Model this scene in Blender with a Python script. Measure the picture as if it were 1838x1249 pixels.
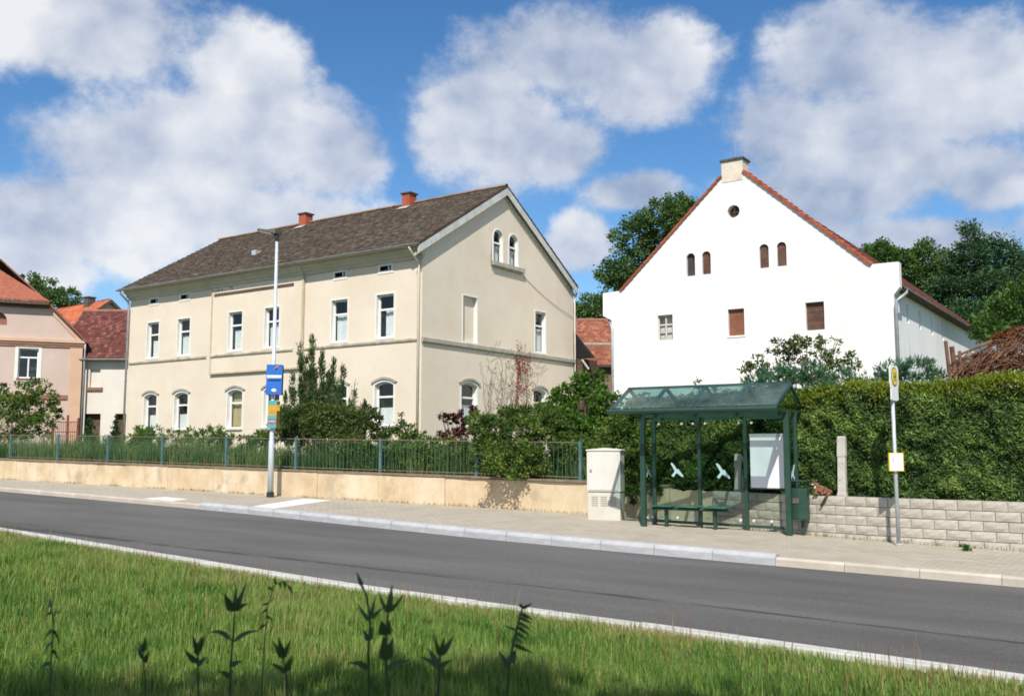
import bpy, bmesh, math, random
import numpy as np
from mathutils import Vector, Matrix

random.seed(7); RNG = np.random.default_rng(11)
R = math.radians
S = bpy.context.scene
COL = S.collection
for o in list(bpy.data.objects): bpy.data.objects.remove(o)

# ------------------------------------------------------------------ camera
CAM_Z = 1.70
FWD = (-0.5658, 0.8246)          # horizontal view direction
RGT = (0.8246, 0.5658)
cam_d = bpy.data.cameras.new('camera'); cam = bpy.data.objects.new('camera', cam_d); COL.objects.link(cam)
cam.location = (0, 0, CAM_Z)
cam.rotation_euler = (R(90 + 6.0186), 0, R(34.457))
cam_d.sensor_width = 36.0; cam_d.lens = 36.0 * 1712 / 1838
cam_d.clip_start = 0.05; cam_d.clip_end = 6000
S.camera = cam
cam_d.dof.use_dof = True; cam_d.dof.focus_distance = 22.0; cam_d.dof.aperture_fstop = 4.5
S.render.resolution_x = 1024; S.render.resolution_y = 695
S.view_settings.view_transform = 'Standard'; S.view_settings.look = 'None'
S.view_settings.exposure = 0.50; S.view_settings.gamma = 1.0
S.render.engine = 'CYCLES'; S.cycles.filter_width = 1.7
S.cycles.max_bounces = 6; S.cycles.diffuse_bounces = 3; S.cycles.transparent_max_bounces = 12

# ------------------------------------------------------------------ sun + sky
SUN_EL = 47.0
SUNH = (0.480, -0.877)           # horizontal direction towards the sun
sd = bpy.data.lights.new('sun', 'SUN'); sd.energy = 4.0; sd.angle = R(0.53); sd.color = (1.0, 0.945, 0.86)
sun = bpy.data.objects.new('sun', sd); COL.objects.link(sun); sun.location = (20, -30, 40)
sv = Vector((SUNH[0] * math.cos(R(SUN_EL)), SUNH[1] * math.cos(R(SUN_EL)), math.sin(R(SUN_EL))))
sun.rotation_euler = sv.to_track_quat('Z', 'Y').to_euler()

W = bpy.data.worlds.new('World'); S.world = W; W.use_nodes = True
def build_world():
    nt = W.node_tree; N = nt.nodes; L = nt.links; N.clear()
    out = N.new('ShaderNodeOutputWorld'); bg = N.new('ShaderNodeBackground'); bg.inputs[1].default_value = 0.082
    L.new(bg.outputs[0], out.inputs[0])
    sky = N.new('ShaderNodeTexSky'); sky.sky_type = 'NISHITA'; sky.sun_disc = False
    sky.sun_elevation = R(SUN_EL); sky.sun_rotation = math.atan2(SUNH[0], SUNH[1])
    sky.altitude = 400; sky.air_density = 1.0; sky.dust_density = 0.35; sky.ozone_density = 3.0
    hs = N.new('ShaderNodeHueSaturation'); hs.inputs['Saturation'].default_value = 1.24; hs.inputs['Value'].default_value = 1.2
    L.new(sky.outputs[0], hs.inputs['Color'])
    tc = N.new('ShaderNodeTexCoord'); sx = N.new('ShaderNodeSeparateXYZ'); L.new(tc.outputs['Generated'], sx.inputs[0])
    def M(op, a, b=None, c=None, clamp=False):
        n = N.new('ShaderNodeMath'); n.operation = op; n.use_clamp = clamp
        for i, q in enumerate((a, b, c)):
            if q is None: continue
            if isinstance(q, (int, float)): n.inputs[i].default_value = q
            else: L.new(q, n.inputs[i])
        return n.outputs[0]
    az = M('ARCTAN2', sx.outputs[0], sx.outputs[1]); el = M('ARCSINE', sx.outputs[2])
    def noise(scale, detail, rough, off=None, dist=0.0, strz=1.25):
        mp = N.new('ShaderNodeMapping'); mp.inputs['Scale'].default_value = (1, 1, strz)
        if off: mp.inputs['Location'].default_value = off
        L.new(tc.outputs['Generated'], mp.inputs[0])
        n = N.new('ShaderNodeTexNoise'); n.inputs['Scale'].default_value = scale; n.inputs['Detail'].default_value = detail
        n.inputs['Roughness'].default_value = rough; n.inputs['Distortion'].default_value = dist
        L.new(mp.outputs[0], n.inputs['Vector']); return n.outputs[0]
    # cumulus heaps: azimuth, elevation, half width, half height (degrees)
    cmb = N.new('ShaderNodeCombineXYZ'); L.new(az, cmb.inputs[0]); L.new(el, cmb.inputs[1]); field = None
    for (a, e, ra, re) in CLOUDS:
        v = N.new('ShaderNodeVectorMath'); v.operation = 'MULTIPLY_ADD'; L.new(cmb.outputs[0], v.inputs[0]); v.inputs[1].default_value = (1 / R(ra), 1 / R(re), 0); v.inputs[2].default_value = (-a / ra, -e / re, 0)
        ln = N.new('ShaderNodeVectorMath'); ln.operation = 'LENGTH'; L.new(v.outputs[0], ln.inputs[0])
        field = ln.outputs['Value'] if field is None else M('SMOOTH_MIN', field, ln.outputs['Value'], 0.3)
    field = M('SUBTRACT', 1.0, field)
    n1 = noise(6.5, 8, 0.62, dist=0.0); n0 = noise(2.2, 3, 0.55, off=(3.1, 1.7, 0.4)); nb = noise(6.5, 3, 0.62, off=(0.06, -0.05, 0.24))
    # heaps in the part of the sky the street faces, unseen noise clouds elsewhere, thinned to lower the ambient light
    away = M('SUBTRACT', az, R(-34.46)); away = M('ABSOLUTE', away)
    ina = M('SUBTRACT', 1.0, M('SMOOTH_MIN', M('MAXIMUM', M('MULTIPLY', M('SUBTRACT', away, R(30)), 1 / R(12)), 0), 1, 0.1), clamp=True)
    ine = M('SUBTRACT', 1.0, M('MULTIPLY', M('SUBTRACT', el, R(29)), 1 / R(10)), clamp=True)
    inn = M('MULTIPLY', ina, ine)
    gen = M('MULTIPLY', M('SUBTRACT', n0, 0.51), 5.0)
    f = M('ADD', M('MULTIPLY', field, inn), M('MULTIPLY', gen, M('SUBTRACT', 1, inn)))
    dens = M('ADD', M('MULTIPLY', f, 1.35), M('MULTIPLY', M('SUBTRACT', n1, 0.475), 2.7))
    den = N.new('ShaderNodeMapRange'); den.interpolation_type = 'SMOOTHSTEP'
    den.inputs['From Min'].default_value = -0.08; den.inputs['From Max'].default_value = 0.56
    L.new(dens, den.inputs['Value'])
    # brighter where the heap bulges towards the light, greyer underneath and where it is thick
    rel = M('MULTIPLY', M('SUBTRACT', n1, nb), 2.3)
    shade = M('ADD', M('ADD', 0.61, rel), M('MULTIPLY', M('SUBTRACT', n0, 0.5), 1.5))
    shade = M('SUBTRACT', shade, M('MULTIPLY', M('SUBTRACT', dens, 0.6), 0.10))
    cr = N.new('ShaderNodeValToRGB'); e_ = cr.color_ramp.elements
    e_[0].position = -0.0; e_[0].color = (0.36, 0.45, 0.63, 1); e_[1].position = 1.0; e_[1].color = (0.97, 0.98, 1.0, 1)
    m_ = cr.color_ramp.elements.new(0.52); m_.color = (0.68, 0.73, 0.84, 1)
    L.new(shade, cr.inputs[0])
    sc = N.new('ShaderNodeVectorMath'); sc.operation = 'SCALE'; sc.inputs['Scale'].default_value = 8.0; L.new(cr.outputs[0], sc.inputs[0])
    mx = N.new('ShaderNodeMix'); mx.data_type = 'RGBA'
    cov = M('MULTIPLY', den.outputs[0], 0.93)
    L.new(cov, mx.inputs[0]); L.new(hs.outputs[0], mx.inputs[6]); L.new(sc.outputs[0], mx.inputs[7])
    L.new(mx.outputs[2], bg.inputs[0])
# direction of a heap from the place where it stands over the roofs
def dirdeg(px, py):
    a, b = (px - 919) / 1712, -(py - 624.5) / 1712
    p = R(6.0186); up = b * math.cos(p) + math.sin(p); fw = -b * math.sin(p) + math.cos(p)
    x = a * RGT[0] + fw * FWD[0]; y = a * RGT[1] + fw * FWD[1]
    return math.degrees(math.atan2(x, y)), math.degrees(math.atan2(up, math.hypot(x, y)))
CLOUDS = []
for (px, py, rx, ry) in [(440, 150, 120, 95), (330, 270, 260, 120), (600, 270, 90, 95), (160, 400, 230, 75), (150, 60, 190, 90), (460, 390, 260, 55),
                         (860, 200, 130, 130), (960, 270, 110, 55), (1010, 90, 140, 75), (1170, 130, 130, 75), (1150, 345, 90, 34), (1040, 440, 60, 52),
                         (1400, 230, 110, 90), (1530, 110, 150, 85), (1700, 150, 150, 95), (1500, 340, 190, 75), (1560, 235, 120, 70), (1640, 310, 110, 45), (1770, 330, 70, 60), (1600, 430, 260, 40), (80, 480, 80, 40), (640, -60, 120, 40)]:
    a, e = dirdeg(px, py); CLOUDS.append((a, e, math.degrees(rx / 1712) * 1.2, math.degrees(ry / 1712) * 1.2))
build_world()

# ------------------------------------------------------------------ helpers
BASE = {}
def tag(o, label=None, cat=None, group=None, kind=None):
    if label: o['label'] = label
    if cat: o['category'] = cat
    if group: o['group'] = group
    if kind: o['kind'] = kind
    return o
def thing(name, label, cat, loc=(0, 0, 0), rz=0, group=None, local=False):
    o = bpy.data.objects.new(name, None); COL.objects.link(o); o.location = loc; o.rotation_euler = (0, 0, rz); o.empty_display_size = 0.3
    BASE[o.name] = Vector((0, 0, 0)) if (local or rz) else Vector(loc)
    return tag(o, label, cat, group)
def link(name, me, mat, parent=None, loc=(0, 0, 0), base=None):
    o = bpy.data.objects.new(name, me); COL.objects.link(o)
    if mat is not None:
        for m in (mat if isinstance(mat, (list, tuple)) else [mat]): me.materials.append(m)
    if parent is not None:
        o.parent = parent; BASE[o.name] = BASE[parent.name]
    else:
        BASE[o.name] = Vector(loc); o.location = loc
    return o
class MB:
    def __init__(s): s.v = []; s.f = []; s.mi = []
    def add(s, vs, fs, mi=0):
        k = len(s.v); s.v += [tuple(p) for p in vs]; s.f += [tuple(i + k for i in f) for f in fs]; s.mi += [mi] * len(fs); return s
    def box(s, x0, x1, y0, y1, z0, z1, mi=0):
        vs = [(x, y, z) for x in (x0, x1) for y in (y0, y1) for z in (z0, z1)]
        return s.add(vs, [(0, 1, 3, 2), (4, 6, 7, 5), (0, 4, 5, 1), (2, 3, 7, 6), (0, 2, 6, 4), (1, 5, 7, 3)], mi)
    def boxM(s, M, a0, a1, z0, z1, d0, d1, mi=0):
        vs = [M(a, z, d) for a in (a0, a1) for d in (d0, d1) for z in (z0, z1)]
        return s.add(vs, [(0, 1, 3, 2), (4, 6, 7, 5), (0, 4, 5, 1), (2, 3, 7, 6), (0, 2, 6, 4), (1, 5, 7, 3)], mi)
    def bar(s, p, q, w, h, up=(0, 0, 1), mi=0):
        p, q, up = Vector(p), Vector(q), Vector(up); d = (q - p).normalized(); a = d.cross(up)
        if a.length < 1e-4: a = d.cross(Vector((1, 0, 0)))
        a.normalize(); b = a.cross(d).normalized(); a = a * (w / 2); b = b * (h / 2)
        vs = [p - a - b, p + a - b, p + a + b, p - a + b, q - a - b, q + a - b, q + a + b, q - a + b]
        return s.add(vs, [(0, 3, 2, 1), (4, 5, 6, 7), (0, 1, 5, 4), (1, 2, 6, 5), (2, 3, 7, 6), (3, 0, 4, 7)], mi)
    def tube(s, pts, r, n=8, cap=True, mi=0):
        pts = [Vector(p) for p in pts]; rs = r if isinstance(r, (list, tuple)) else [r] * len(pts)
        k = len(s.v); prev = None
        for i, p in enumerate(pts):
            d = (pts[min(i + 1, len(pts) - 1)] - pts[max(i - 1, 0)]).normalized()
            a = d.cross(Vector((0, 0, 1)) if abs(d.z) < 0.95 else Vector((1, 0, 0))).normalized() if prev is None else (prev - d * prev.dot(d)).normalized()
            prev = a; b = d.cross(a)
            for j in range(n):
                t = 2 * math.pi * j / n; s.v.append(tuple(p + (a * math.cos(t) + b * math.sin(t)) * rs[i]))
        for i in range(len(pts) - 1):
            for j in range(n):
                s.f.append((k + i * n + j, k + i * n + (j + 1) % n, k + (i + 1) * n + (j + 1) % n, k + (i + 1) * n + j)); s.mi.append(mi)
        if cap:
            s.f.append(tuple(k + j for j in reversed(range(n)))); s.f.append(tuple(k + (len(pts) - 1) * n + j for j in range(n))); s.mi += [mi, mi]
        return s
    def prism(s, pts, vec, mi=0):
        n = len(pts); vec = Vector(vec); vs = [Vector(p) for p in pts] + [Vector(p) + vec for p in pts]
        return s.add(vs, [tuple(reversed(range(n))), tuple(range(n, 2 * n))] + [(i, (i + 1) % n, n + (i + 1) % n, n + i) for i in range(n)], mi)
    def poly(s, pts, mi=0): return s.add(pts, [tuple(range(len(pts)))], mi)
    def ball(s, c, r, nu=10, nv=7, mi=0):
        rx, ry, rz = (r, r, r) if isinstance(r, (int, float)) else r
        vs = [(c[0], c[1], c[2] - rz)]; fs = []
        for i in range(1, nv):
            t = -math.pi / 2 + math.pi * i / nv
            for j in range(nu): p = 2 * math.pi * j / nu; vs.append((c[0] + rx * math.cos(t) * math.cos(p), c[1] + ry * math.cos(t) * math.sin(p), c[2] + rz * math.sin(t)))
        vs.append((c[0], c[1], c[2] + rz)); T = len(vs) - 1
        for j in range(nu): fs.append((0, 1 + (j + 1) % nu, 1 + j)); fs.append((T, T - nu + j, T - nu + (j + 1) % nu))
        for i in range(nv - 2):
            for j in range(nu): a = 1 + i * nu; fs.append((a + j, a + (j + 1) % nu, a + nu + (j + 1) % nu, a + nu + j))
        return s.add(vs, fs, mi)
    def holes(s, M, outline, holes, d=0.0, mi=0):
        """flat wall face with openings, in (a, z) coordinates mapped by M"""
        bm = bmesh.new()
        for lp in [outline] + holes:
            vv = [bm.verts.new((a, z, 0)) for a, z in lp]
            for i in range(len(vv)): bm.edges.new((vv[i], vv[(i + 1) % len(vv)]))
        bmesh.ops.triangle_fill(bm, use_beauty=True, use_dissolve=False, edges=bm.edges[:], normal=(0, 0, 1))
        bm.verts.index_update()
        s.add([M(q.co.x, q.co.y, d) for q in bm.verts], [tuple(q.index for q in f.verts) for f in bm.faces], mi); bm.free(); return s
    def reveal(s, M, loop, d0, d1, mi=0):
        n = len(loop)
        return s.add([M(a, z, d0) for a, z in loop] + [M(a, z, d1) for a, z in loop], [(i, (i + 1) % n, n + (i + 1) % n, n + i) for i in range(n)], mi)
    def ring(s, M, outer, inner, d0, d1, mi=0):
        n = len(outer); vs = [M(a, z, d1) for a, z in outer] + [M(a, z, d1) for a, z in inner] + [M(a, z, d0) for a, z in outer] + [M(a, z, d0) for a, z in inner]; fs = []
        for i in range(n):
            j = (i + 1) % n; fs += [(i, j, n + j, n + i), (i, 2 * n + i, 2 * n + j, j), (n + i, n + j, 3 * n + j, 3 * n + i)]
        return s.add(vs, fs, mi)
    def mesh(s, name, off=(0, 0, 0), smooth=False):
        me = bpy.data.meshes.new(name); me.from_pydata([(p[0] - off[0], p[1] - off[1], p[2] - off[2]) for p in s.v], [], s.f)
        if any(s.mi): me.polygons.foreach_set('material_index', s.mi)
        if smooth: me.polygons.foreach_set('use_smooth', [True] * len(me.polygons))
        me.update(); return me
    def fixn(s, me):
        bm = bmesh.new(); bm.from_mesh(me); bmesh.ops.recalc_face_normals(bm, faces=bm.faces[:]); bm.to_mesh(me); bm.free()
    def build(s, name, mat, parent=None, loc=(0, 0, 0), smooth=False, bevel=0):
        off = BASE[parent.name] if parent is not None else Vector(loc)
        me = s.mesh(name, off, smooth); s.fixn(me); o = link(name, me, mat, parent, loc)
        if bevel:
            b = o.modifiers.new('bevel', 'BEVEL'); b.width = bevel; b.segments = 2; b.limit_method = 'ANGLE'; b.angle_limit = R(40)
        return o
def rect(a0, a1, z0, z1): return [(a0, z0), (a1, z0), (a1, z1), (a0, z1)]
def arch(a0, a1, z0, z1, rise, n=8):
    """opening with an arched head, z1 = crown"""
    w = (a1 - a0) / 2; c = (a0 + a1) / 2; pts = [(a0, z0), (a1, z0)]
    r = (w * w + rise * rise) / (2 * rise); zc = z1 - r; t0 = math.asin(min(1, w / r)); 
    for i in range(n + 1):
        t = t0 - 2 * t0 * i / n; pts.append((c + r * math.sin(t), zc + r * math.cos(t)))
    return pts
def grow(loop, g):
    """push a convex loop outwards by g"""
    n = len(loop); out = []
    for i in range(n):
        p, q, r_ = Vector(loop[i - 1]), Vector(loop[i]), Vector(loop[(i + 1) % n])
        e1 = (q - p).normalized(); e2 = (r_ - q).normalized(); n1 = Vector((e1.y, -e1.x)); n2 = Vector((e2.y, -e2.x)); b = (n1 + n2).normalized()
        out.append(tuple(q + b * (g / max(0.5, b.dot(n1)))))
    return out
def np_mesh(name, V, F, mat, parent=None, loc=(0, 0, 0), tint=None, smooth=False):
    me = bpy.data.meshes.new(name); off = BASE[parent.name] if parent is not None else Vector(loc)
    V = np.asarray(V, dtype=np.float32) - np.array(off, dtype=np.float32); F = np.asarray(F, dtype=np.int32); k = F.shape[1]
    me.vertices.add(len(V)); me.vertices.foreach_set('co', V.ravel())
    me.loops.add(F.size); me.loops.foreach_set('vertex_index', F.ravel())
    me.polygons.add(len(F)); me.polygons.foreach_set('loop_start', np.arange(0, F.size, k, dtype=np.int32))
    if tint is not None:
        at = me.attributes.new('tint', 'FLOAT', 'FACE'); at.data.foreach_set('value', np.asarray(tint, dtype=np.float32))
    me.update(calc_edges=True)
    return link(name, me, mat, parent, loc)
def runit(n):
    v = RNG.normal(size=(n, 3)); return v / np.linalg.norm(v, axis=1, keepdims=True)
def leaf_geo(C, D, L, Wd, fold=0.25, face=None):
    """C centres, D unit directions, L lengths, Wd widths -> diamond leaves bent along the midrib"""
    n = len(C); side = np.cross(D, runit(n) if face is None else np.array(face) + 0.55 * runit(n)); side /= np.linalg.norm(side, axis=1, keepdims=True) + 1e-9
    nor = np.cross(D, side); L = np.asarray(L).reshape(-1, 1) * np.ones((n, 1)); Wd = np.asarray(Wd).reshape(-1, 1) * np.ones((n, 1))
    b = C - D * L * 0.5; t = C + D * L * 0.5 - nor * L * 0.12; l = C - D * L * 0.05 + side * Wd * 0.5 + nor * Wd * fold; r = C - D * L * 0.05 - side * Wd * 0.5 + nor * Wd * fold
    V = np.stack([b, l, t, r], 1).reshape(-1, 3); F = np.arange(4 * n).reshape(n, 4)
    return V, F
def clumps(blobs, nsub, rsub, nleaf, shell=0.55, squash=0.8):
    """leaf centres gathered in sprays through ellipsoids; returns centres, outward directions, spray tint"""
    Cs, Ds, Ts = [], [], []
    vol = np.array([b[1][0] * b[1][1] * b[1][2] for b in blobs]) ** 0.7; vol = vol / vol.sum()
    for (c, r), w in zip(blobs, vol):
        k = max(2, int(nsub * w)); d = runit(k); rad = shell + (1 - shell) * RNG.random((k, 1)) ** 0.6
        pc = np.array(c) + d * rad * np.array(r)
        rs = rsub * (0.6 + 0.8 * RNG.random((k, 1)))
        for i in range(k):
            m = max(3, int(nleaf * (0.5 + RNG.random()))); q = runit(m) * (RNG.random((m, 1)) ** 0.45) * rs[i] * np.array([1, 1, squash])
            Cs.append(pc[i] + q); o = q / (np.linalg.norm(q, axis=1, keepdims=True) + 1e-9) * 0.7 + d[i] * 0.5 + runit(m) * 0.6
            Ds.append(o / np.linalg.norm(o, axis=1, keepdims=True)); Ts.append(np.clip(RNG.random() * 0.7 + RNG.random(m) * 0.3, 0, 1))
    return np.concatenate(Cs), np.concatenate(Ds), np.concatenate(Ts)
def vnoise(x, y, scale, seed):
    """smooth random field, no repeating pattern"""
    rg = np.random.default_rng(seed).uniform(-1, 1, (64, 64)); u, v = np.asarray(x) * scale + 100, np.asarray(y) * scale + 100; i, j = np.floor(u).astype(int), np.floor(v).astype(int); a, b = u - i, v - j
    a = a * a * (3 - 2 * a); b = b * b * (3 - 2 * b); g = lambda p, q: rg[p % 64, q % 64]
    return (g(i, j) * (1 - a) + g(i + 1, j) * a) * (1 - b) + (g(i, j + 1) * (1 - a) + g(i + 1, j + 1) * a) * b

# ------------------------------------------------------------------ materials
def nodes(name):
    m = bpy.data.materials.new(name); m.use_nodes = True; nt = m.node_tree; return m, nt, nt.nodes, nt.links, nt.nodes['Principled BSDF']
def rgba(c): return (c[0], c[1], c[2], 1)
def ramp(N, stops):
    cr = N.new('ShaderNodeValToRGB'); el = cr.color_ramp.elements
    el[0].position, el[0].color = stops[0][0], rgba(stops[0][1]); el[1].position, el[1].color = stops[-1][0], rgba(stops[-1][1])
    for p, c in stops[1:-1]: e = el.new(p); e.color = rgba(c)
    return cr
def pmat(name, c1, c2=None, scale=3.0, rough=0.8, bump=0.0, bscale=None, spec=0.3, metal=0.0, detail=6, coord='Object', stretch=(1, 1, 1), lo=0.35, hi=0.65, mid=None, c3=None, c3scale=0.6, c3lo=0.55, c3hi=0.7, bdist=0.02, rvar=0.0):
    m, nt, N, L, P = nodes(name)
    tc = N.new('ShaderNodeTexCoord'); mp = N.new('ShaderNodeMapping'); mp.inputs['Scale'].default_value = stretch; L.new(tc.outputs[coord], mp.inputs[0])
    P.inputs['Roughness'].default_value = rough; P.inputs['Metallic'].default_value = metal; P.inputs['Specular IOR Level'].default_value = spec
    col = None
    if c2 is None: P.inputs['Base Color'].default_value = rgba(c1)
    else:
        n = N.new('ShaderNodeTexNoise'); n.inputs['Scale'].default_value = scale; n.inputs['Detail'].default_value = detail; n.inputs['Roughness'].default_value = 0.62
        L.new(mp.outputs[0], n.inputs['Vector'])
        st = [(lo, c1), (hi, c2)] if mid is None else [(lo, c1), ((lo + hi) / 2, mid), (hi, c2)]
        cr = ramp(N, st); L.new(n.outputs[0], cr.inputs[0]); col = cr.outputs[0]
        if c3 is not None:
            n3 = N.new('ShaderNodeTexNoise'); n3.inputs['Scale'].default_value = c3scale; n3.inputs['Detail'].default_value = 8; n3.inputs['Roughness'].default_value = 0.7; L.new(mp.outputs[0], n3.inputs['Vector'])
            mr = N.new('ShaderNodeMapRange'); mr.inputs['From Min'].default_value = c3lo; mr.inputs['From Max'].default_value = c3hi; L.new(n3.outputs[0], mr.inputs['Value'])
            mx = N.new('ShaderNodeMix'); mx.data_type = 'RGBA'; L.new(mr.outputs[0], mx.inputs[0]); L.new(col, mx.inputs[6]); mx.inputs[7].default_value = rgba(c3); col = mx.outputs[2]
        if rvar:
            oi = N.new('ShaderNodeObjectInfo'); hv = N.new('ShaderNodeHueSaturation'); mr = N.new('ShaderNodeMapRange'); mr.inputs['To Min'].default_value = 1 - rvar; mr.inputs['To Max'].default_value = 1 + rvar
            L.new(oi.outputs['Random'], mr.inputs['Value']); L.new(mr.outputs[0], hv.inputs['Value']); L.new(col, hv.inputs['Color']); col = hv.outputs[0]
        L.new(col, P.inputs['Base Color'])
    if bump:
        nb = N.new('ShaderNodeTexNoise'); nb.inputs['Scale'].default_value = bscale or scale * 6; nb.inputs['Detail'].default_value = 6; L.new(mp.outputs[0], nb.inputs['Vector'])
        b = N.new('ShaderNodeBump'); b.inputs['Strength'].default_value = bump; b.inputs['Distance'].default_value = bdist; L.new(nb.outputs[0], b.inputs['Height']); L.new(b.outputs[0], P.inputs['Normal'])
    return m
def leafmat(name, cols, trans=0.3, rough=0.55, pscale=0.9):
    m, nt, N, L, P = nodes(name)
    at = N.new('ShaderNodeAttribute'); at.attribute_name = 'tint'
    tc = N.new('ShaderNodeTexCoord'); n = N.new('ShaderNodeTexNoise'); n.inputs['Scale'].default_value = pscale; n.inputs['Detail'].default_value = 4; L.new(tc.outputs['Object'], n.inputs['Vector'])
    a = N.new('ShaderNodeMath'); a.operation = 'MULTIPLY_ADD'; L.new(n.outputs[0], a.inputs[0]); a.inputs[1].default_value = 0.9; a.inputs[2].default_value = -0.45
    b = N.new('ShaderNodeMath'); b.operation = 'ADD'; b.use_clamp = True; L.new(at.outputs['Fac'], b.inputs[0]); L.new(a.outputs[0], b.inputs[1])
    k = len(cols); cr = ramp(N, [(i / (k - 1), c) for i, c in enumerate(cols)]); L.new(b.outputs[0], cr.inputs[0])
    L.new(cr.outputs[0], P.inputs['Base Color']); P.inputs['Roughness'].default_value = rough; P.inputs['Specular IOR Level'].default_value = 0.25
    tr = N.new('ShaderNodeBsdfTranslucent'); g = N.new('ShaderNodeHueSaturation'); g.inputs['Value'].default_value = 1.3; g.inputs['Saturation'].default_value = 1.1; L.new(cr.outputs[0], g.inputs['Color']); L.new(g.outputs[0], tr.inputs['Color'])
    mx = N.new('ShaderNodeMixShader'); mx.inputs[0].default_value = trans; L.new(P.outputs[0], mx.inputs[1]); L.new(tr.outputs[0], mx.inputs[2])
    L.new(mx.outputs[0], N['Material Output'].inputs[0]); return m
def glassmat(name, tint, refl=0.9, base=0.04, rough=0.02, dirt=None):
    m, nt, N, L, P = nodes(name); N.remove(P)
    fr = N.new('ShaderNodeLayerWeight'); fr.inputs['Blend'].default_value = 0.5; pw_ = N.new('ShaderNodeMath'); pw_.operation = 'POWER'; L.new(fr.outputs['Facing'], pw_.inputs[0]); pw_.inputs[1].default_value = 4.0
    ad = N.new('ShaderNodeMath'); ad.operation = 'MULTIPLY_ADD'; ad.use_clamp = True; L.new(pw_.outputs[0], ad.inputs[0]); ad.inputs[1].default_value = refl; ad.inputs[2].default_value = base
    t = N.new('ShaderNodeBsdfTransparent'); t.inputs[0].default_value = rgba(tint); g = N.new('ShaderNodeBsdfGlossy'); g.inputs['Roughness'].default_value = rough; g.inputs[0].default_value = (1, 1, 1, 1)
    mx = N.new('ShaderNodeMixShader'); L.new(ad.outputs[0], mx.inputs[0]); L.new(t.outputs[0], mx.inputs[1]); L.new(g.outputs[0], mx.inputs[2]); sh = mx.outputs[0]
    if dirt:
        d = N.new('ShaderNodeBsdfDiffuse'); d.inputs[0].default_value = rgba(dirt[0]); tc = N.new('ShaderNodeTexCoord'); n = N.new('ShaderNodeTexNoise'); n.inputs['Scale'].default_value = dirt[2]; n.inputs['Detail'].default_value = 8
        L.new(tc.outputs['Object'], n.inputs['Vector']); mr = N.new('ShaderNodeMapRange'); mr.inputs['From Min'].default_value = 0.3; mr.inputs['From Max'].default_value = 0.75; mr.inputs['To Max'].default_value = dirt[1]; L.new(n.outputs[0], mr.inputs['Value'])
        m2 = N.new('ShaderNodeMixShader'); L.new(mr.outputs[0], m2.inputs[0]); L.new(sh, m2.inputs[1]); L.new(d.outputs[0], m2.inputs[2]); sh = m2.outputs[0]
    L.new(sh, N['Material Output'].inputs[0]); return m
def at(px, py, fw):
    """a point seen above/below the street horizon at a given distance ahead"""
    a, b = (px - 919) / 1712, -(py - 624.5) / 1712; p = R(6.0186)
    up = b * math.cos(p) + math.sin(p); f_ = -b * math.sin(p) + math.cos(p); a, up = a * fw / f_, up * fw / f_
    return Vector((a * RGT[0] + fw * FWD[0], a * RGT[1] + fw * FWD[1], up + CAM_Z))

# ================================================================== the street
SL = 0.015
def G(x): return -SL * (max(-75, min(30, x)) + 6)       # the street falls gently to the right
def interp(pts):
    xs = [p[0] for p in pts]; ys = [p[1] for p in pts]; n = len(xs)
    d = [(ys[i + 1] - ys[i]) / (xs[i + 1] - xs[i]) for i in range(n - 1)]
    m = [d[0]] + [(d[i - 1] + d[i]) / 2 for i in range(1, n - 1)] + [d[-1]]
    def f(x):
        i = max(0, min(n - 2, next((k for k in range(n - 1) if x <= xs[k + 1]), n - 2))); h = xs[i + 1] - xs[i]; t = (x - xs[i]) / h
        if t < 0 or t > 1: return ys[i] + d[i] * (x - xs[i])
        return (2 * t**3 - 3 * t**2 + 1) * ys[i] + (t**3 - 2 * t**2 + t) * h * m[i] + (-2 * t**3 + 3 * t**2) * ys[i + 1] + (t**3 - t**2) * h * m[i + 1]
    return f
near = interp([(-95, 12.6), (-35, 10.4), (-24, 9.95), (-17.1, 9.47), (-11.9, 8.94), (-8.1, 8.62), (-4.1, 8.56), (-1.8, 8.5), (12, 8.4), (40, 8.2)])
far = interp([(-95, 18.0), (-36, 16.1), (-28.7, 15.8), (-23.8, 15.55), (-18.9, 15.25), (-14.7, 14.75), (-11.3, 14.35), (-8.7, 14.15), (-6.6, 14.05), (-1.9, 13.98), (12, 13.9), (40, 13.8)])
wally = interp([(-95, 17.7), (-34.6, 18.94), (-20.8, 19.18), (-11.4, 19.36), (-7.8, 18.74)])
blocky = interp([(-7.8, 18.62), (-5.5, 17.86), (-4.1, 17.62), (-2.43, 17.50), (12, 16.5)])
def paving_back(x): return wally(x) + 0.1 if x < -7.8 else blocky(x) + 0.1

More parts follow.
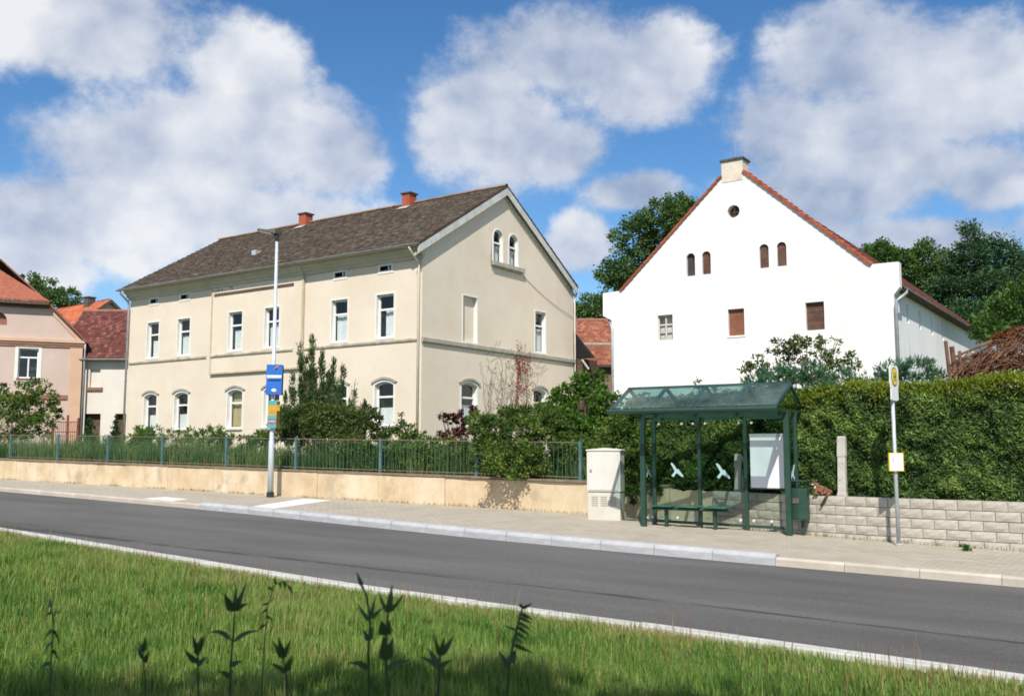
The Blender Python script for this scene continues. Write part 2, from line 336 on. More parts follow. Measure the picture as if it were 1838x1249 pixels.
m_asph = pmat('asphalt', (0.090, 0.088, 0.086), (0.128, 0.125, 0.120), scale=0.55, rough=0.85, bump=0.35, bscale=90, detail=10, stretch=(0.35, 1, 1), bdist=0.01)
def asphalt():
    m, nt, N, L, P = nodes('asphalt_worn'); tc = N.new('ShaderNodeTexCoord'); P.inputs['Roughness'].default_value = 0.86; P.inputs['Specular IOR Level'].default_value = 0.3
    def nz(s, d, st=(1, 1, 1), r=0.6):
        mp = N.new('ShaderNodeMapping'); mp.inputs['Scale'].default_value = st; L.new(tc.outputs['Object'], mp.inputs[0])
        n = N.new('ShaderNodeTexNoise'); n.inputs['Scale'].default_value = s; n.inputs['Detail'].default_value = d; n.inputs['Roughness'].default_value = r; L.new(mp.outputs[0], n.inputs['Vector']); return n.outputs[0]
    a = nz(0.7, 8, (0.25, 1.3, 1)); b = nz(38, 5, r=0.75); c = nz(0.9, 10, (0.12, 2.2, 1), 0.5); s = nz(300, 2)
    r1 = ramp(N, [(0.3, (0.088, 0.085, 0.081)), (0.7, (0.142, 0.137, 0.130))]); L.new(a, r1.inputs[0])
    r2 = ramp(N, [(0.3, (0.62, 0.62, 0.62)), (0.7, (1.32, 1.31, 1.28))]); L.new(b, r2.inputs[0])
    mu = N.new('ShaderNodeMix'); mu.data_type = 'RGBA'; mu.blend_type = 'MULTIPLY'; mu.inputs[0].default_value = 1; L.new(r1.outputs[0], mu.inputs[6]); L.new(r2.outputs[0], mu.inputs[7])
    # dark sealed seam along the lane with ragged ends
    sp = N.new('ShaderNodeSeparateXYZ'); L.new(tc.outputs['Object'], sp.inputs[0])
    w = N.new('ShaderNodeMath'); w.operation = 'MULTIPLY_ADD'; L.new(c, w.inputs[0]); w.inputs[1].default_value = 0.9; w.inputs[2].default_value = -0.45
    y = N.new('ShaderNodeMath'); y.operation = 'ADD'; L.new(sp.outputs[1], y.inputs[0]); L.new(w.outputs[0], y.inputs[1])
    dy = N.new('ShaderNodeMath'); dy.operation = 'SUBTRACT'; L.new(y.outputs[0], dy.inputs[0]); dy.inputs[1].default_value = 10.0
    ab = N.new('ShaderNodeMath'); ab.operation = 'ABSOLUTE'; L.new(dy.outputs[0], ab.inputs[0])
    mr = N.new('ShaderNodeMapRange'); mr.inputs['From Min'].default_value = 0.12; mr.inputs['From Max'].default_value = 0.02; L.new(ab.outputs[0], mr.inputs['Value'])
    g = ramp(N, [(0.36, (0, 0, 0)), (0.52, (1, 1, 1))]); L.new(nz(1.6, 5, (0.5, 1, 1)), g.inputs[0])
    mm = N.new('ShaderNodeMath'); mm.operation = 'MULTIPLY'; L.new(mr.outputs[0], mm.inputs[0]); L.new(g.outputs[0], mm.inputs[1])
    m2 = N.new('ShaderNodeMath'); m2.operation = 'MULTIPLY'; L.new(mm.outputs[0], m2.inputs[0]); m2.inputs[1].default_value = 0.9
    mx = N.new('ShaderNodeMix'); mx.data_type = 'RGBA'; L.new(m2.outputs[0], mx.inputs[0]); L.new(mu.outputs[2], mx.inputs[6]); mx.inputs[7].default_value = (0.045, 0.038, 0.036, 1)
    L.new(mx.outputs[2], P.inputs['Base Color'])
    bp = N.new('ShaderNodeBump'); bp.inputs['Strength'].default_value = 0.5; bp.inputs['Distance'].default_value = 0.006; L.new(s, bp.inputs['Height']); L.new(bp.outputs[0], P.inputs['Normal']); return m
m_road = asphalt()
def paver_mat(name, c1, c2, mortar, bw, bh, rot=0.0, dirt=(0.20, 0.17, 0.12)):
    m, nt, N, L, P = nodes(name); tc = N.new('ShaderNodeTexCoord'); mp = N.new('ShaderNodeMapping'); mp.inputs['Rotation'].default_value = (0, 0, rot); L.new(tc.outputs['Object'], mp.inputs[0])
    b = N.new('ShaderNodeTexBrick'); b.inputs['Scale'].default_value = 1.0; b.inputs['Brick Width'].default_value = bw; b.inputs['Row Height'].default_value = bh; b.inputs['Mortar Size'].default_value = 0.006; b.inputs['Mortar Smooth'].default_value = 0.4
    b.inputs['Color1'].default_value = rgba(c1); b.inputs['Color2'].default_value = rgba(c2); b.inputs['Mortar'].default_value = rgba(mortar); b.inputs['Bias'].default_value = 0.0; L.new(mp.outputs[0], b.inputs['Vector'])
    n = N.new('ShaderNodeTexNoise'); n.inputs['Scale'].default_value = 1.1; n.inputs['Detail'].default_value = 9; n.inputs['Roughness'].default_value = 0.68; L.new(mp.outputs[0], n.inputs['Vector'])
    mr = N.new('ShaderNodeMapRange'); mr.inputs['From Min'].default_value = 0.48; mr.inputs['From Max'].default_value = 0.72; mr.inputs['To Max'].default_value = 0.6; L.new(n.outputs[0], mr.inputs['Value'])
    mx = N.new('ShaderNodeMix'); mx.data_type = 'RGBA'; L.new(mr.outputs[0], mx.inputs[0]); L.new(b.outputs['Color'], mx.inputs[6]); mx.inputs[7].default_value = rgba(dirt); L.new(mx.outputs[2], P.inputs['Base Color'])
    P.inputs['Roughness'].default_value = 0.9; P.inputs['Specular IOR Level'].default_value = 0.2
    iv = N.new('ShaderNodeMath'); iv.operation = 'SUBTRACT'; iv.inputs[0].default_value = 1; L.new(b.outputs['Fac'], iv.inputs[1])
    bp = N.new('ShaderNodeBump'); bp.inputs['Strength'].default_value = 0.6; bp.inputs['Distance'].default_value = 0.008; L.new(iv.outputs[0], bp.inputs['Height']); L.new(bp.outputs[0], P.inputs['Normal']); return m
m_pave = paver_mat('paving_stones', (0.46, 0.412, 0.328), (0.395, 0.35, 0.28), (0.25, 0.225, 0.175), 0.205, 0.103, dirt=(0.29, 0.25, 0.185))
m_kerb_new = pmat('kerb_concrete_pale', (0.35, 0.35, 0.36), (0.49, 0.49, 0.495), scale=2.2, rough=0.85, bump=0.25, bscale=60, stretch=(1, 1, 3), rvar=0.05, bdist=0.004)
m_kerb_old = pmat('kerb_sandy', (0.43, 0.38, 0.31), (0.55, 0.49, 0.41), scale=2.5, rough=0.9, bump=0.3, bscale=70, rvar=0.08, bdist=0.004)
m_edge = pmat('edging_white', (0.43, 0.42, 0.38), (0.56, 0.545, 0.50), scale=3, rough=0.85, bump=0.3, bscale=60, c3=(0.36, 0.33, 0.26), c3scale=1.3, c3lo=0.56, c3hi=0.75, rvar=0.06, bdist=0.004)
m_slab = pmat('white_slab', (0.68, 0.66, 0.60), (0.78, 0.76, 0.70), scale=2, rough=0.8, bump=0.15, bscale=60, bdist=0.003)
m_soil = pmat('soil_grass', (0.05, 0.075, 0.02), (0.10, 0.11, 0.035), scale=1.4, rough=0.95, bump=0.5, bscale=20, mid=(0.075, 0.10, 0.025))
m_earth = pmat('verge_soil', (0.055, 0.08, 0.018), (0.12, 0.105, 0.045), scale=1.1, rough=0.95, bump=0.6, bscale=25, mid=(0.08, 0.10, 0.025))

def ribbon(f0, f1, z, x0=-95, x1=40, n=120, xs=None):
    mb = MB(); xs = xs or [x0 + (x1 - x0) * i / n for i in range(n + 1)]; vs = []
    for x in xs: vs += [(x, f0(x), G(x) + z), (x, f1(x), G(x) + z)]
    mb.add(vs, [(2 * i, 2 * i + 2, 2 * i + 3, 2 * i + 1) for i in range(len(xs) - 1)]); return mb
def struct(o): o['kind'] = 'structure'; return o
# far ground, one sheet to the horizon
mb = MB(); gx = [-4000, -1500, -600, -250, -120, -75, -45, -20, 0, 30, 90, 250, 800, 2500, 4000]; gy = [-4000, -1200, -300, -80, -20, 8, 20, 45, 90, 200, 600, 1800, 4500]
mb.add([(x, y, G(x) - 0.35) for y in gy for x in gx], [(j * len(gx) + i, j * len(gx) + i + 1, (j + 1) * len(gx) + i + 1, (j + 1) * len(gx) + i) for j in range(len(gy) - 1) for i in range(len(gx) - 1)])
struct(mb.build('ground', m_soil))
road = struct(ribbon(lambda x: near(x) - 0.05, lambda x: far(x) + 0.06, 0.0).build('road', m_road))
pave = struct(ribbon(lambda x: far(x) + 0.13, paving_back, 0.118, xs=[-95 + i * 1.0 for i in range(87)] + [-7.9, -7.7] + [-7 + i for i in range(30)]).build('pavement', m_pave))
# kerb stones, one metre each: old sandy ones, then the raised pale ones of the bus stop
def stone_mesh(name, L, w, z0, z1, cham, mat):
    mb = MB(); h = L / 2 - 0.004
    pts = [(-h, 0, z0), (-h, w, z0), (-h, w, z1), (-h, cham * 0.6, z1), (-h, 0, z1 - cham)]
    mb.prism(pts, (2 * h, 0, 0)); me = mb.mesh(name); mb.fixn(me); me.materials.append(mat); return me
km_old = stone_mesh('kerb_old', 1.0, 0.14, -0.2, 0.125, 0.03, m_kerb_old); km_new = stone_mesh('kerb_new', 1.0, 0.20, -0.2, 0.165, 0.06, m_kerb_new); km_low = stone_mesh('kerb_low', 1.0, 0.14, -0.2, 0.07, 0.02, m_kerb_old)
def lay(me, fy, x, parent, name, dz=0.0, jit=0.004):
    o = bpy.data.objects.new(name, me); COL.objects.link(o); o.parent = parent; y0, y1 = fy(x - 0.5), fy(x + 0.5)
    o.location = (x, (y0 + y1) / 2 + random.uniform(-jit, jit), G(x) + dz + random.uniform(-jit, jit) * 0.6); o.rotation_euler = (0, math.atan(SL), math.atan(y1 - y0)); return o
for i in range(-62, 6):
    x = i + 0.6
    me = km_new if -20.0 < x < -5.2 else km_old
    lay(me, far, x, pave, 'kerb_stone')
em = stone_mesh('edging', 1.0, 0.17, -0.2, 0.045, 0.01, m_edge)
for i in range(-45, 4): lay(em, lambda x: near(x) - 0.16, i + 0.15, road, 'edging_stone', jit=0.006)
# two bright slab strips let into the paving
for (pts, nm) in (([(-22.75, 15.75), (-21.35, 15.62), (-21.72, 16.35), (-22.9, 16.5)], 's'), ([(-18.35, 15.5), (-17.45, 15.42), (-18.78, 18.72), (-19.72, 18.6)], 'l')):
    n = 2 if nm == 's' else 6
    for k in range(n):
        t0, t1 = k / n, (k + 1) / n; P_ = [Vector(p) for p in pts]
        l0, l1, r0, r1 = P_[0].lerp(P_[3], t0), P_[0].lerp(P_[3], t1), P_[1].lerp(P_[2], t0), P_[1].lerp(P_[2], t1); mb = MB(); g = 0.004
        mb.prism([(q.x, q.y + (g if j < 2 else -g), G(q.x) + 0.08) for j, q in enumerate((l0, r0, r1, l1))], (0, 0, 0.0455)); mb.build('paving_slab', m_slab, pave)
# verge in front of the camera, garden behind the walls
mb = MB(); ny = 24; xs = [-60 + i * 0.75 for i in range(107)]
def verge_z(x, y):
    e = near(x) - 0.17; t = max(0, (e - y)); return G(x) - 0.012 + 0.035 * min(1, t / 0.4) + 0.05 * math.sin(x * 0.9) * min(1, t / 2) + 0.04 * math.sin(y * 1.7 + x * 0.4) * min(1, t / 2) - 0.02 * max(0, t - 6)
vs = []
for x in xs:
    for j in range(ny + 1): y = (near(x) - 0.155) - (j / ny) ** 1.4 * 18; vs.append((x, y, verge_z(x, y)))
mb.add(vs, [(i * (ny + 1) + j, (i + 1) * (ny + 1) + j, (i + 1) * (ny + 1) + j + 1, i * (ny + 1) + j + 1) for i in range(len(xs) - 1) for j in range(ny)])
struct(mb.build('verge', m_earth, smooth=True))
mb = MB(); GY = [0.25, 3, 7, 12, 20, 32, 50, 90]
xs = [-110, -80, -60, -45, -35, -25, -18, -12, -7.9, -7.7, -4, 0, 5, 12, 40]
def garden_z(x): return G(x) + 0.80
vs = [(x, paving_back(x) + d, garden_z(x) + 0.012 * min(d, 20)) for x in xs for d in GY]; k = len(GY)
mb.add(vs, [(i * k + j, (i + 1) * k + j, (i + 1) * k + j + 1, i * k + j + 1) for i in range(len(xs) - 1) for j in range(k - 1)])
struct(mb.build('garden_lawn', m_soil))

# ------------------------------------------------------------------ plastered retaining wall with its railing
m_plast = pmat('wall_plaster', (0.50, 0.37, 0.225), (0.64, 0.54, 0.395), scale=1.3, rough=0.92, bump=0.35, bscale=14, mid=(0.585, 0.46, 0.30), c3=(0.34, 0.29, 0.205), c3scale=1.5, c3lo=0.54, c3hi=0.72, stretch=(1, 1, 0.75), bdist=0.015)
m_cope = pmat('coping_dark', (0.16, 0.12, 0.085), (0.26, 0.20, 0.145), scale=4, rough=0.9, bump=0.4, bscale=40, bdist=0.01)
rw = thing('garden_wall', 'low sandy plastered retaining wall below the green railing', 'wall', (-25, 19.1, G(-25)))
segx = [-62, -50, -42] + [-37.4 + 2.2 * i for i in range(13)] + [-8.9, -7.82]
for i in range(len(segx) - 1):
    a, b = segx[i] + 0.006, segx[i + 1] - 0.006; mb = MB(); n = 8; vs = []; sub = [a + (b - a) * k / n for k in range(n + 1)]; h = 0.83 + random.uniform(-0.012, 0.012); dy = random.uniform(-0.012, 0.012)
    broken = segx[i] > -9.2
    for q, x in enumerate(sub):
        y = wally(x) + dy; t = G(x) + h - (random.uniform(0.02, 0.10) if broken else 0); bot = G(x) - 0.15; f = random.uniform(-0.008, 0.008)
        vs += [(x, y + f - 0.012, bot), (x, y + f, G(x) + 0.34), (x, y + f, t), (x, y + 0.24, t), (x, y + 0.24, bot)]
    for q in range(n):
        for j in range(5): mb.f.append((5 * q + j, 5 * q + 5 + j, 5 * q + 5 + (j + 1) % 5, 5 * q + (j + 1) % 5)); mb.mi.append(0)
    mb.v = vs; mb.f += [tuple(range(5)), tuple(5 * n + j for j in range(5))]; mb.mi += [0, 0]
    mb.build('wall_panel', m_plast, rw)
    if not broken:
        mb = MB(); mb.prism([(a, wally(a) - 0.035, G(a) + 0.835), (a, wally(a) + 0.27, G(a) + 0.835), (a, wally(a) + 0.27, G(a) + 0.885), (a, wally(a) - 0.035, G(a) + 0.880)], (b - a, wally(b) - wally(a), G(b) - G(a))); mb.build('coping', m_cope, rw)
m_fgreen = pmat('railing_paint', (0.035, 0.085, 0.062), (0.07, 0.13, 0.11), scale=6, rough=0.6, c3=(0.20, 0.075, 0.035), c3scale=5, c3lo=0.60, c3hi=0.70)
m_fpost = pmat('railing_post_paint', (0.05, 0.12, 0.115), (0.10, 0.175, 0.175), scale=5, rough=0.55, c3=(0.22, 0.10, 0.05), c3scale=4, c3lo=0.66, c3hi=0.74)
m_rust = pmat('rusty_rail', (0.10, 0.14, 0.115), (0.24, 0.11, 0.06), scale=5, rough=0.7, lo=0.42, hi=0.6)
fe = thing('garden_railing', 'rusting green metal railing of thin upright bars on the plastered wall', 'railing', (-25, 19.3, G(-25) + 0.88))
posts = [-35.9, -32.8, -29.82, -26.89, -23.8, -20.8, -17.65, -14.5, -11.42]
def fpt(x, z): return Vector((x, wally(x) + 0.12, G(x) + z))
for x in posts:
    mb = MB(); p = fpt(x, 0.80); mb.box(x - 0.035, x + 0.035, p.y - 0.03, p.y + 0.03, p.z, G(x) + 1.80); mb.box(x - 0.042, x + 0.042, p.y - 0.037, p.y + 0.037, G(x) + 1.80, G(x) + 1.81); mb.build('post', m_fpost, fe)
barmesh = None
for a, b in zip(posts[:-1], posts[1:]):
    for z, m in ((1.76, m_rust), (0.95, m_rust)):
        mb = MB(); mb.bar(fpt(a + 0.035, z), fpt(b - 0.035, z), 0.035, 0.022); mb.build('rail', m, fe)
    n = 24
    for i in range(1, n):
        x = a + (b - a) * i / n
        if barmesh is None:
            mb = MB(); mb.tube([(0, 0, 0), (0, 0, 0.79)], 0.0065, 5); barmesh = mb.mesh('bar'); barmesh.materials.append(m_fgreen)
        o = bpy.data.objects.new('bar', barmesh); COL.objects.link(o); o.parent = fe; o.location = fpt(x, 0.96) - BASE[fe.name]; o.rotation_euler = (random.uniform(-0.02, 0.02), random.gauss(0, 0.018), 0)
# ------------------------------------------------------------------ split-faced block wall on the right
m_block = pmat('split_concrete', (0.38, 0.345, 0.29), (0.49, 0.45, 0.385), scale=5, rough=0.95, bump=0.5, bscale=30, rvar=0.06, c3=(0.33, 0.29, 0.23), c3scale=2.5, c3lo=0.6, c3hi=0.75, bdist=0.015)
m_mort = pmat('mortar', (0.30, 0.27, 0.22), (0.38, 0.34, 0.29), scale=6, rough=0.95)
bw = thing('block_wall', 'low wall of pale rough concrete blocks in front of the clipped hedge', 'wall', (-4, 18.0, 0.05))
def rock_block(L, h, seed):
    rr = random.Random(seed); mb = MB(); nx, nz = 5, 3; vs = []
    for j in range(nz + 1):
        for i in range(nx + 1):
            ed = i in (0, nx) or j in (0, nz); vs.append((-L / 2 + L * i / nx, -(0.012 if ed else rr.uniform(0.014, 0.030)), h * j / nz))
    k = len(vs); fs = [(j * (nx + 1) + i, j * (nx + 1) + i + 1, (j + 1) * (nx + 1) + i + 1, (j + 1) * (nx + 1) + i) for j in range(nz) for i in range(nx)]
    b = [(-L / 2, 0.18, 0), (L / 2, 0.18, 0), (L / 2, 0.18, h), (-L / 2, 0.18, h)]; c = [0, nx, k - 1, k - 1 - nx]
    fs += [(c[0], c[3], k + 3, k), (c[1], k + 1, k + 2, c[2]), tuple(range(k - 1 - nx, k)) + (k + 2, k + 3)]
    mb.add(vs + b, fs); me = mb.mesh('block'); mb.fixn(me); me.materials.append(m_block); return me
HB = 0.165; Lb = 0.38
bm_ = [rock_block(Lb - 0.012, HB - 0.012, i) for i in range(6)]; half_ = rock_block(Lb / 2 - 0.012, HB - 0.012, 77)
segs = [(-7.78, -5.7), (-5.7, -2.46), (-2.46, 2.0)]
path = [Vector((x, blocky(x))) for x in [-7.78 + 0.02 * i for i in range(560)]]
cum = [0]
for i in range(1, len(path)): cum.append(cum[-1] + (path[i] - path[i - 1]).length)
def along(s):
    i = max(0, min(len(path) - 2, next((k for k in range(len(cum) - 1) if cum[k + 1] >= s), len(path) - 2))); t = (s - cum[i]) / (cum[i + 1] - cum[i]); return path[i].lerp(path[i + 1], t), path[i + 1] - path[i]
WALL_LEN = 10.0
for c in range(6):
    s = (0.19 if c % 2 else 0) + 0.0
    if c % 2:
        p, d = along(Lb / 4); o = bpy.data.objects.new('block', half_); COL.objects.link(o); o.parent = bw; o.location = Vector((p.x, p.y, 0.85 - HB * (c + 1))) - BASE[bw.name]; o.rotation_euler = (0, 0, math.atan2(d.y, d.x))
    while s < WALL_LEN:
        p, d = along(s + Lb / 2)
        if 0.85 - HB * c > G(p.x) + 0.12:
            o = bpy.data.objects.new('block', random.choice(bm_)); COL.objects.link(o); o.parent = bw
            o.location = Vector((p.x, p.y + random.uniform(-0.006, 0.006), 0.85 - HB * (c + 1) + random.uniform(-0.002, 0.002))) - BASE[bw.name]; o.rotation_euler = (0, 0, math.atan2(d.y, d.x) + random.uniform(-0.008, 0.008))
        s += Lb
mb = MB(); n = 60; vs = []
for i in range(n + 1):
    p, d = along(WALL_LEN * i / n); vs += [(p.x, p.y + 0.004, -0.1), (p.x, p.y + 0.004, 0.835), (p.x, p.y + 0.17, 0.835), (p.x, p.y + 0.17, -0.1)]
mb.add(vs, [(4 * i + j, 4 * i + 4 + j, 4 * i + 4 + j + 1, 4 * i + j + 1) for i in range(n) for j in range(3)]); mb.build('mortar_core', m_mort, bw)
m_conc = pmat('old_concrete', (0.40, 0.38, 0.33), (0.53, 0.50, 0.45), scale=5, rough=0.95, bump=0.4, bscale=30, c3=(0.25, 0.24, 0.17), c3scale=4, c3lo=0.55, c3hi=0.7)
for (x, y, z1, lab) in ((-5.03, 18.08, 1.93, 'weathered concrete fence post standing free in the hedge'), (-7.30, 18.80, 1.60, 'weathered concrete fence post behind the bus shelter glass')):
    mb = MB(); z0 = 0.55; L_ = [(-0.075, -0.06), (0.075, -0.06), (0.075, 0.06), (-0.075, 0.06)]; vs = []
    prof = [(0, 1.25), (0.30, 1.2), (0.36, 1.0), ((z1 - z0) * 0.72, 0.95), ((z1 - z0) * 0.74, 1.08), ((z1 - z0) * 0.98, 0.98), (z1 - z0, 0.85)]
    for (h, k) in prof: vs += [(x + a * k + h * 0.02, y + b * k, z0 + h) for a, b in L_]
    mb.add(vs, [(4 * i + j, 4 * i + (j + 1) % 4, 4 * i + 4 + (j + 1) % 4, 4 * i + 4 + j) for i in range(len(prof) - 1) for j in range(4)] + [(3, 2, 1, 0), tuple(range(len(vs) - 4, len(vs)))])
    tag(mb.build('fence_post', m_conc, loc=(x, y, z0), bevel=0.01), lab, 'post')

# ================================================================== houses
m_cream = pmat('cream_render', (0.655, 0.562, 0.445), (0.715, 0.625, 0.505), scale=0.5, rough=0.93, bump=0.2, bscale=30, c3=(0.625, 0.54, 0.428), c3scale=0.8, c3lo=0.55, c3hi=0.78, bdist=0.006)
m_wfr = pmat('white_frame', (0.72, 0.71, 0.68), (0.80, 0.79, 0.76), scale=4, rough=0.6)
m_wrev = pmat('white_reveal', (0.68, 0.66, 0.61), (0.76, 0.74, 0.69), scale=3, rough=0.85)
m_glass = glassmat('window_glass', (0.86, 0.90, 0.89), refl=0.9, base=0.05)
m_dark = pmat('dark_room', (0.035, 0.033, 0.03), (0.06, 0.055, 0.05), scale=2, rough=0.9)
m_curt = pmat('net_curtain', (0.68, 0.69, 0.68), (0.78, 0.79, 0.78), scale=8, rough=0.9)
m_blind = pmat('ochre_blind', (0.42, 0.33, 0.16), (0.50, 0.40, 0.21), scale=3, rough=0.9)
m_hood = pmat('grey_moulding', (0.30, 0.28, 0.23), (0.42, 0.39, 0.33), scale=3, rough=0.9, bump=0.2)
m_band = pmat('sill_band', (0.36, 0.32, 0.25), (0.55, 0.49, 0.38), scale=2.2, rough=0.9, bump=0.3, lo=0.4, hi=0.62)
m_pmould = pmat('panel_moulding', (0.44, 0.36, 0.25), (0.56, 0.48, 0.35), scale=2.5, rough=0.9)
m_corn = pmat('cornice', (0.46, 0.43, 0.35), (0.56, 0.52, 0.42), scale=1.2, rough=0.9, bump=0.15)
m_zinc = pmat('zinc', (0.30, 0.32, 0.33), (0.42, 0.44, 0.45), scale=3, rough=0.5, metal=0.5)
m_zincd = pmat('dark_zinc', (0.10, 0.105, 0.105), (0.18, 0.185, 0.185), scale=3, rough=0.55, metal=0.3)
def tilemat(name, cols, moss=(0.11, 0.10, 0.05), mossamt=0.5):
    m, nt, N, L, P = nodes(name); a = N.new('ShaderNodeAttribute'); a.attribute_name = 'tint'; cr = ramp(N, cols); L.new(a.outputs['Fac'], cr.inputs[0])
    tc = N.new('ShaderNodeTexCoord'); n = N.new('ShaderNodeTexNoise'); n.inputs['Scale'].default_value = 1.1; n.inputs['Detail'].default_value = 9; n.inputs['Roughness'].default_value = 0.72; L.new(tc.outputs['Object'], n.inputs['Vector'])
    mr = N.new('ShaderNodeMapRange'); mr.inputs['From Min'].default_value = 0.48; mr.inputs['From Max'].default_value = 0.72; mr.inputs['To Max'].default_value = mossamt; L.new(n.outputs[0], mr.inputs['Value'])
    mx = N.new('ShaderNodeMix'); mx.data_type = 'RGBA'; L.new(mr.outputs[0], mx.inputs[0]); L.new(cr.outputs[0], mx.inputs[6]); mx.inputs[7].default_value = rgba(moss); L.new(mx.outputs[2], P.inputs['Base Color']); P.inputs['Roughness'].default_value = 0.9; P.inputs['Specular IOR Level'].default_value = 0.2; return m
m_tbrown = tilemat('brown_tiles', [(0, (0.050, 0.038, 0.031)), (0.45, (0.082, 0.062, 0.050)), (0.8, (0.115, 0.090, 0.073)), (1, (0.16, 0.132, 0.108))], moss=(0.10, 0.095, 0.045), mossamt=0.4)
m_tred = tilemat('dark_red_tiles', [(0, (0.085, 0.032, 0.027)), (0.5, (0.14, 0.05, 0.042)), (1, (0.24, 0.095, 0.08))], moss=(0.10, 0.055, 0.04), mossamt=0.4)
m_torange = tilemat('orange_tiles', [(0, (0.34, 0.085, 0.04)), (0.5, (0.45, 0.125, 0.06)), (1, (0.54, 0.19, 0.095))], moss=(0.38, 0.13, 0.07), mossamt=0.3)
m_tbarn = tilemat('barn_tiles', [(0, (0.17, 0.06, 0.04)), (0.5, (0.26, 0.095, 0.06)), (1, (0.38, 0.16, 0.09))], moss=(0.17, 0.10, 0.07), mossamt=0.6)
m_roofbase = pmat('roof_base', (0.06, 0.045, 0.038), (0.09, 0.07, 0.06), scale=4, rough=0.95)
m_brick = paver_mat('chimney_brick', (0.40, 0.10, 0.055), (0.32, 0.078, 0.045), (0.30, 0.15, 0.11), 0.25, 0.085, dirt=(0.30, 0.08, 0.05))
m_cap = pmat('chimney_cap', (0.07, 0.06, 0.05), (0.13, 0.115, 0.10), scale=6, rough=0.9)
m_lead = pmat('flashing', (0.42, 0.45, 0.48), (0.55, 0.58, 0.6), scale=4, rough=0.5, metal=0.3)

def tile_field(root, O, U, V, width, length, tw, tl, mat, jit=0.012, lift=0.028, skip=None):
    O, U, V = Vector(O), Vector(U).normalized(), Vector(V).normalized(); N_ = U.cross(V).normalized()
    if N_.z < 0: N_ = -N_
    O, U, V, N_ = map(np.array, (O, U, V, N_)); nc, nr = int(width / tw), int(length / tl); tw = width / nc; tl = length / nr
    ii, jj = np.meshgrid(np.arange(nc), np.arange(nr)); ii = ii.ravel().astype(float); jj = jj.ravel().astype(float); off = (jj % 2) * 0.5 * tw
    a0 = np.clip(ii * tw + off, 0, width - 0.02); a1 = np.clip((ii + 1) * tw + off - 0.006, 0.02, width); b0 = jj * tl + RNG.uniform(-jit, jit, len(jj)); b1 = b0 + tl * 1.25; h = lift * (0.7 + RNG.random(len(jj)) * 0.8); hr = h + RNG.uniform(-0.5, 0.5, len(jj)) * lift
    def P(a, b, n): return O + a[:, None] * U + b[:, None] * V + n[:, None] * N_
    z = np.zeros(len(jj)); am = (a0 + a1) / 2
    V_ = np.stack([P(a0, b0 + tl * 0.16, h), P(am, b0, (h + hr) / 2), P(a1, b0 + tl * 0.16, hr), P(a1, b1, z + 0.004), P(a0, b1, z + 0.004), P(a0, b0 + tl * 0.16, z - 0.01), P(am, b0, z - 0.01), P(a1, b0 + tl * 0.16, z - 0.01)], 1).reshape(-1, 3)
    k = np.arange(len(jj))[:, None] * 8
    t = np.clip(0.5 + RNG.normal(size=len(jj)) * 0.28, 0, 1)
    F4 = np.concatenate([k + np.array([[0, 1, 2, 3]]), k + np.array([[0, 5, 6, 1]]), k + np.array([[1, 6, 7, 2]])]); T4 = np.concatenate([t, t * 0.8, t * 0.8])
    # the triangle left of the rounded end is closed by a second quad sharing an edge
    F4 = np.concatenate([F4, k + np.array([[0, 3, 4, 5]])]); T4 = np.concatenate([T4, t])
    o = np_mesh('roof_tiles', V_, F4, mat, root, tint=T4); o['kind'] = 'stuff'; return o

